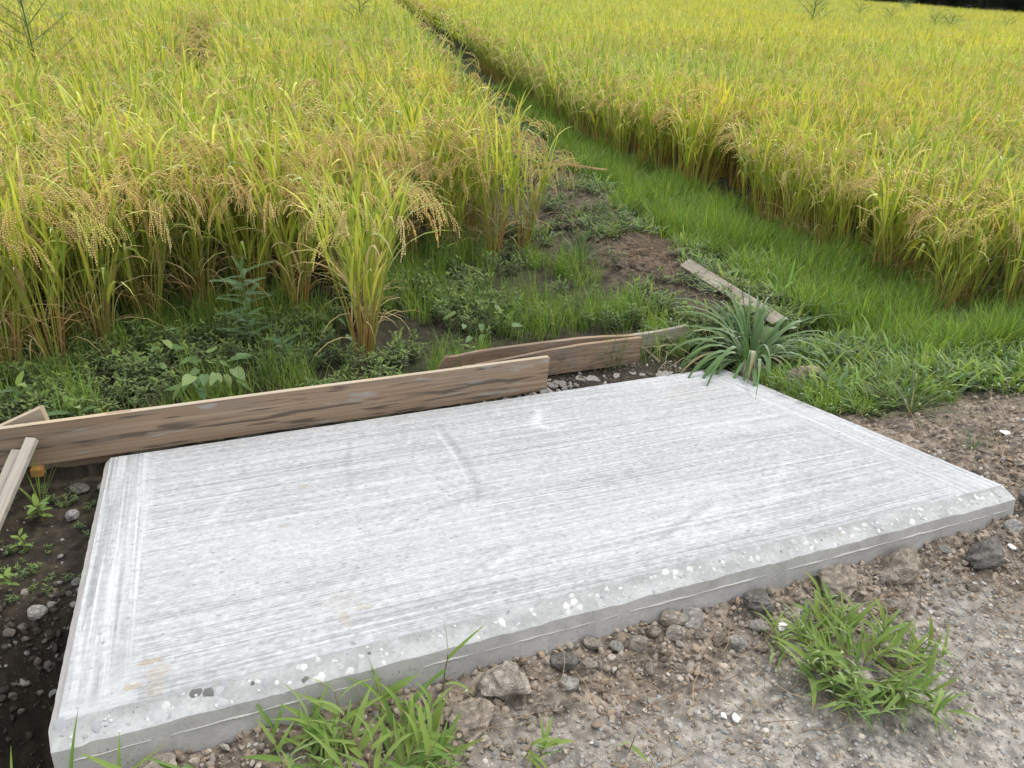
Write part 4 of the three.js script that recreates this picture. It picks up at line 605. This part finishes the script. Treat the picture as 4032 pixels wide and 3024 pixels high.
function heartWeed(label, x, z, n, rad, size, h, seed) {
  const r = makeRng(seed), t = thing('heart_leaf_weed', label, 'weed', [x, groundY(x, z), z]);
  for (let k = 0; k < n; k++) { const a = r() * 6.28, q = Math.sqrt(r()) * rad, hh = h * (0.4 + r() * 0.8), ex = Math.cos(a) * q, ez = Math.sin(a) * q, mb = new MB(); stalk(mb, [[ex * 0.4, 0, ez * 0.4], [ex * 0.7, hh * 0.6, ez * 0.7], [ex, hh, ez]], 0.0018, 0.0012, [0.12, 0.17, 0.05]); part('leaf_stalk', mb.geo(), stemMat, t); const m = part('leaf', heartGeo, heartMats[k % 3], t), s = size * (0.7 + r() * 0.55); m.position.set(ex, hh, ez); m.scale.set(s, s, s * (0.8 + r() * 0.25)); m.rotation.order = 'YZX'; m.rotation.set((r() - 0.5) * 0.8, -a + (r() - 0.5) * 1.8, 0.1 - r() * 0.8); }
}
heartWeed('cluster of glossy heart-shaped leaves right behind the long board', 0.0, -3.16, 30, 0.15, 0.066, 0.17, 21);
heartWeed('few round water-weed leaves in front of the left rice stems', -0.18, -3.55, 12, 0.2, 0.055, 0.2, 22);
heartWeed('few round leaves at the foot of the lone rice clump', 0.60, -3.62, 7, 0.13, 0.06, 0.15, 23);
heartWeed('scattered heart-shaped leaves right of the lone rice clump', 1.33, -3.50, 13, 0.2, 0.058, 0.13, 24);
// broad lance-leaved weeds
function lanceWeed(label, x, z, n, len, w, h, seed, c1 = [0.065, 0.13, 0.035]) {
  const r = makeRng(seed), t = thing('lance_leaf_weed', label, 'weed', [x, groundY(x, z), z]); const mbS = new MB(); stalk(mbS, [[0, 0, 0], [0.01, h * 0.5, 0], [0, h, 0.01]], 0.003, 0.002, [0.16, 0.13, 0.05], 5); part('stem', mbS.geo(), stemMat, t);
  for (let k = 0; k < n; k++) { const mb = new MB(), f = 0.3 + 0.7 * k / n; ovalLeaf(mb, 0, h * f, 0, k * 2.4 + r(), len * (0.7 + r() * 0.5), w * (0.8 + r() * 0.4), 0.45 + r() * 0.5 * (k / n), vary(k > n - 3 ? GC.leaf2 : c1, r, 0.15), 0.7, 6, 0.22); part('leaf', mb.geo(), glossLeafMat, t); }
}
lanceWeed('dark weed with long pointed leaves behind the left end of the long board', -0.50, -3.06, 9, 0.12, 0.034, 0.09, 31);
lanceWeed('taller dark lance-leaved weed at the left frame edge', -0.70, -3.22, 9, 0.09, 0.03, 0.16, 32);
lanceWeed('yellow-green oval-leaved weed beside the battens', -0.60, -2.60, 14, 0.05, 0.018, 0.07, 33, GC.leaf2);
lanceWeed('small oval-leaved weed on the wet mud near the cut bank', -0.66, -2.28, 9, 0.042, 0.016, 0.06, 34, GC.leaf2);
lanceWeed('small leafy sprout on the wet mud under the battens', -0.64, -2.46, 8, 0.036, 0.014, 0.07, 37, GC.leaf2);
lanceWeed('leafy weed with yellowing leaves at the right frame edge', 3.65, -2.12, 16, 0.085, 0.03, 0.16, 35, [0.13, 0.21, 0.035]);
lanceWeed('narrow-leaved weed in front of the corner rice clump', 1.45, -4.42, 12, 0.10, 0.016, 0.18, 36);
// feathery-leaved weeds: pinnate leaves built once, each leaf a part
function pinnate(pairs, col, wl = 0.11) { const mb = new MB(); const cu = (t) => [t, -0.22 * t * t + 0.05 * t, 0]; stalk(mb, [cu(0), cu(0.5), cu(1)], 0.008, 0.004, col, 3); for (let k = 1; k <= pairs; k++) { const t = k / pairs, p = cu(t), l = wl * (0.6 + 0.4 * Math.sin(Math.PI * Math.min(1, t + 0.15))); for (const s of [-1, 1]) { const a = mb.v(p[0] - 0.014, p[1], 0, col), b = mb.v(p[0] + 0.014, p[1], 0, col), c = mb.v(p[0] + 0.035, p[1] + l * 0.25, s * l, col), d = mb.v(p[0] - 0.002, p[1] + l * 0.28, s * l, col); mb.q(a, b, c, d); } } return mb.geo(); }
const pinnates = [pinnate(20, [0.085, 0.20, 0.07]), pinnate(18, [0.10, 0.22, 0.07]), pinnate(16, [0.13, 0.25, 0.07])];
const pinnDark = [pinnate(9, [0.09, 0.15, 0.05], 0.14), pinnate(8, [0.12, 0.19, 0.05], 0.14)];
function featherWeed(label, x, z, h, n, len, seed) {
  const r = makeRng(seed), t = thing('feathery_weed', label, 'weed', [x, groundY(x, z), z]), mb = new MB(); stalk(mb, [[0, 0, 0], [0.008, h * 0.5, 0.004], [0.0, h, 0]], 0.0035, 0.0015, [0.10, 0.15, 0.05], 5); part('stem', mb.geo(), stemMat, t);
  for (let k = 0; k < n; k++) { const f = 0.22 + 0.78 * k / n, m = part('leaf', pinnates[k % 3], leafMat, t), s = len * (0.75 + r() * 0.4) * (f > 0.9 ? 0.7 : 1); m.position.set(0, h * f, 0); m.scale.setScalar(s); m.rotation.order = 'YZX'; m.rotation.set((r() - 0.5) * 0.5, k * 2.4 + r() * 0.5, 0.2 + r() * 0.35 + (f > 0.9 ? 0.6 : 0)); }
}
featherWeed('feathery blue-green weed rising before the left rice', 0.20, -3.55, 0.46, 30, 0.125, 41);
featherWeed('shorter feathery weed leaning right of the tall feathery weed', 0.33, -3.36, 0.17, 11, 0.11, 42);
function branchWeed(label, x, z, h, n, spread, seed, from = 0.4, big = 1) { // tall branched weed above the rice
  const r = makeRng(seed), t = thing('tall_weed', label, 'weed', [x, groundY(x, z), z], 'tall weeds standing out of the rice'), c = [0.10, 0.14, 0.05], mb = new MB(); stalk(mb, [[0, 0, 0], [0.01, h * 0.5, 0], [-0.01, h, 0.01]], 0.009 * big, 0.003 * big, c, 5); part('stem', mb.geo(), stemMat, t);
  for (let k = 0; k < n; k++) {
    const f = from + (0.96 - from) * k / n, a = k * 2.4 + r() * 0.6, bl = spread * (1.15 - f * 0.6) * (0.75 + r() * 0.4), el = 0.55 + r() * 0.35, b = new MB(), pts = []; for (let m = 0; m <= 4; m++) { const s = m / 4; pts.push([Math.cos(a) * Math.cos(el) * bl * s, h * f + Math.sin(el) * bl * s, Math.sin(a) * Math.cos(el) * bl * s]); } stalk(b, pts, 0.003 * big, 0.0013 * big, c, 4);
    for (let q = 1; q <= 2; q++) { const p = pts[q + 1], a2 = a + (q % 2 ? 0.8 : -0.8); stalk(b, [p, [p[0] + Math.cos(a2) * bl * 0.3, p[1] + bl * 0.22, p[2] + Math.sin(a2) * bl * 0.3]], 0.0018, 0.001, c, 3); }
    const br = part('branch', b.geo(), stemMat, t);
    for (let m = 1; m <= 7; m++) { const s = m / 7, g = part('leaf', pinnDark[m % 2], leafMat, br), sc = (0.075 + r() * 0.05) * big; g.position.set(Math.cos(a) * Math.cos(el) * bl * s, h * f + Math.sin(el) * bl * s, Math.sin(a) * Math.cos(el) * bl * s); g.scale.setScalar(sc); g.rotation.order = 'YZX'; g.rotation.set((r() - 0.5), -a + (m % 2 ? 1 : -1) * (0.7 + r() * 0.5), 0.2 + r() * 0.5); }
  }
}
branchWeed('tall branching dark green weed above the rice at the top left', -1.04, -8.35, 1.6, 20, 0.7, 51, 0.4, 1.35);
branchWeed('branching weed above the left rice beside the ridge, at the top', 3.05, -14.0, 1.35, 12, 0.5, 52, 0.5, 1.5);
branchWeed('round branching weed in the right field near the top edge', 16.8, -19.1, 1.5, 14, 0.75, 53, 0.45, 2.2);
branchWeed('small weed in the right field just right of the round one', 24.3, -25.2, 1.1, 6, 0.35, 54, 0.6, 2);
branchWeed('slim weed in the right field below the dark trees', 23.2, -22.6, 1.05, 6, 0.35, 55, 0.6, 2);
branchWeed('pale leafy weed right at the foot of the dark trees', 33.7, -32.0, 1.2, 8, 0.5, 56, 0.6, 2.4);
branchWeed('straggling weed in the far right field, left of a pair', 23.2, -20.7, 1.05, 8, 0.5, 57, 0.6, 2);
branchWeed('straggling weed in the far right field, right of a pair', 22.9, -19.8, 1.05, 8, 0.5, 58, 0.6, 2);
branchWeed('small weed close to the far right frame edge in the rice', 27.3, -21.3, 1.0, 6, 0.35, 59, 0.6, 2);
branchWeed('weed by the dark hollow in the left field', 0.05, -9.2, 0.9, 7, 0.25, 60, 0.6);
// cut rice stalks thrown on the ridge
{
  const r = makeRng(64), t = thing('straw_heap', 'heap of brown dry straw and roots on the ridge above the plank', 'straw', [2.72, groundY(2.72, -4.15), -4.15]);
  for (let k = 0; k < 70; k++) { const mb = new MB(), a = r() * 6.28, q = Math.sqrt(r()) * 0.17, l = 0.08 + r() * 0.2, x = Math.cos(a) * q, z = Math.sin(a) * q * 1.4, y = 0.06 * (1 - q / 0.2) * r(), d = r() * 6.28; stalk(mb, [[x, y, z], [x + Math.cos(d) * l * 0.5, y + 0.03 * r(), z + Math.sin(d) * l * 0.5], [x + Math.cos(d + 0.4) * l, y * 0.4, z + Math.sin(d + 0.4) * l]], 0.0014, 0.0009, vary(r() < 0.5 ? [0.24, 0.14, 0.09] : [0.33, 0.24, 0.16], r, 0.2)); part('straw', mb.geo(), stemMat, t); }
  const b = thing('rice_stalks', 'bundle of fallen rice stalks lying across the ridge', 'rice stalks', [2.55, groundY(3.0, -6.1) + 0.05, -6.1]);
  for (let k = 0; k < 9; k++) { const mb = new MB(); stalk(mb, [[r() * 0.1, r() * 0.06, (r() - 0.5) * 0.1], [0.4, 0.06 + r() * 0.04, (r() - 0.5) * 0.12], [0.8 + r() * 0.1, 0.02, 0.05 + (r() - 0.5) * 0.06]], 0.004, 0.003, vary([0.36, 0.26, 0.13], r)); part('stalk', mb.geo(), stemMat, b); }
  const c = thing('dry_stems', 'tangle of dry stems and a dead leaf at the foot of the big grass clump', 'dry stems', [2.15, groundY(2.15, -2.86), -2.86]);
  for (let k = 0; k < 16; k++) { const mb = new MB(), x = -0.1 + r() * 0.3, z = (r() - 0.5) * 0.16, d = -0.3 + (r() - 0.5) * 1.6 + (r() < 0.3 ? 1.6 : 0), l = 0.14 + r() * 0.24; stalk(mb, [[x, 0.01, z], [x - Math.cos(d) * l * 0.5, 0.05 + r() * 0.05, z - Math.sin(d) * l * 0.5], [x - Math.cos(d) * l, 0.01 + r() * 0.06, z - Math.sin(d) * l]], 0.0018, 0.001, vary([0.36, 0.29, 0.19], r, 0.2)); part('stem', mb.geo(), stemMat, c); }
  const lf = new MB(); ovalLeaf(lf, 0, 0.015, 0, 0.6, 0.07, 0.03, 0.1, [0.4, 0.38, 0.34], 0.5, 5, 0.5); part('dead_leaf', lf.geo(), leafMat, c).position.set(0.05, 0.01, 0.06);
}

// ---------------------------------------------------------------- dark trees beyond the right field
{
  function treeParts(seed) {
    const r = makeRng(seed), tr = new MB(), cr = new MB(), bark = [0.07, 0.055, 0.04]; stalk(tr, [[0, 0, 0], [0.08, 2, 0.05], [-0.05, 4.5, 0.1], [0.05, 7, 0]], 0.26, 0.09, bark, 8);
    for (let b = 0; b < 12; b++) { const a = b * 2.4, y = 1.2 + b * 0.45, l = 2.2 - b * 0.07; stalk(tr, [[0, y, 0], [Math.cos(a) * l * 0.6, y + 0.5, Math.sin(a) * l * 0.6], [Math.cos(a) * l, y + 0.7, Math.sin(a) * l]], 0.08, 0.02, bark, 5); }
    const cl = []; for (let k = 0; k < 70; k++) { const a = r() * 6.28, y = 0.5 + r() * 7.4, R2 = 2.6 * Math.sqrt(Math.max(0.05, 1 - Math.pow((y - 3.4) / 4.9, 2))); cl.push([Math.cos(a) * R2 * (0.55 + r() * 0.5), y, Math.sin(a) * R2 * (0.55 + r() * 0.5), 0.5 + r() * 0.45]); }
    for (const [x, y, z, s] of cl) for (let k = 0; k < 120; k++) { const u = r() * 2 - 1, t = r() * 6.28, q = Math.sqrt(1 - u * u), rad = s * Math.cbrt(r()); const c = vary([0.022, 0.042, 0.014], r, 0.35); const px = x + q * Math.cos(t) * rad, py = Math.max(0.1, y + u * rad * 0.8), pz = z + q * Math.sin(t) * rad, a = r() * 6.28, e = (r() - 0.5) * 1.6, l = 0.11 + r() * 0.09, w = l * 0.45, ca = Math.cos(a), sa = Math.sin(a); const i0 = cr.v(px, py, pz, c), i1 = cr.v(px + ca * l * 0.5 - sa * w * 0.5, py + Math.sin(e) * l * 0.5, pz + sa * l * 0.5 + ca * w * 0.5, c), i2 = cr.v(px + ca * l, py + Math.sin(e) * l * 0.8, pz + sa * l, c), i3 = cr.v(px + ca * l * 0.5 + sa * w * 0.5, py + Math.sin(e) * l * 0.5, pz + sa * l * 0.5 - ca * w * 0.5, c); cr.q(i0, i1, i2, i3); }
    return [tr.geo(), cr.geo()];
  }
  const kinds = [treeParts(81), treeParts(82)];
  const tm = new THREE.MeshStandardMaterial({ vertexColors: true, roughness: 0.9, side: THREE.DoubleSide }), r = makeRng(99);
  const words = ['nearest the right frame edge', 'second from the right', 'third from the right', 'fourth from the right', 'fifth from the right', 'sixth from the right', 'seventh from the right', 'eighth from the right', 'ninth from the right', 'tenth from the right'];
  for (let k = 0; k < 10; k++) { const z = -27 - k * 3.8, x = 50.6 + r() * 1.2, t = thing('evergreen_tree', `dark evergreen tree beyond the right field, ${words[k]}`, 'tree', [x, groundY(x, z), z], 'dark trees beyond the right field'); const s = 0.95 + r() * 0.35; t.scale.setScalar(s); t.rotation.y = r() * 6.28; part('trunk', kinds[k % 2][0], stemMat, t); part('crown', kinds[k % 2][1], tm, t, 'stuff'); }
  const sp = []; for (let k = 0; k < 170; k++) { const z = -22 - r() * 48, x = 49.0 + r() * 5.5; sp.push({ p: [x, 0.0, z], s: [0.5, 0.28 + r() * 0.16, 0.5], e: [0, r() * 6.28, 0], c: vary([0.8, 0.8, 0.8], r, 0.2) }); }
  scatter('undergrowth', 'dark undergrowth under the trees beyond the right field', [kinds[0][1]], tm, sp);
}

renderer.render(scene, camera);
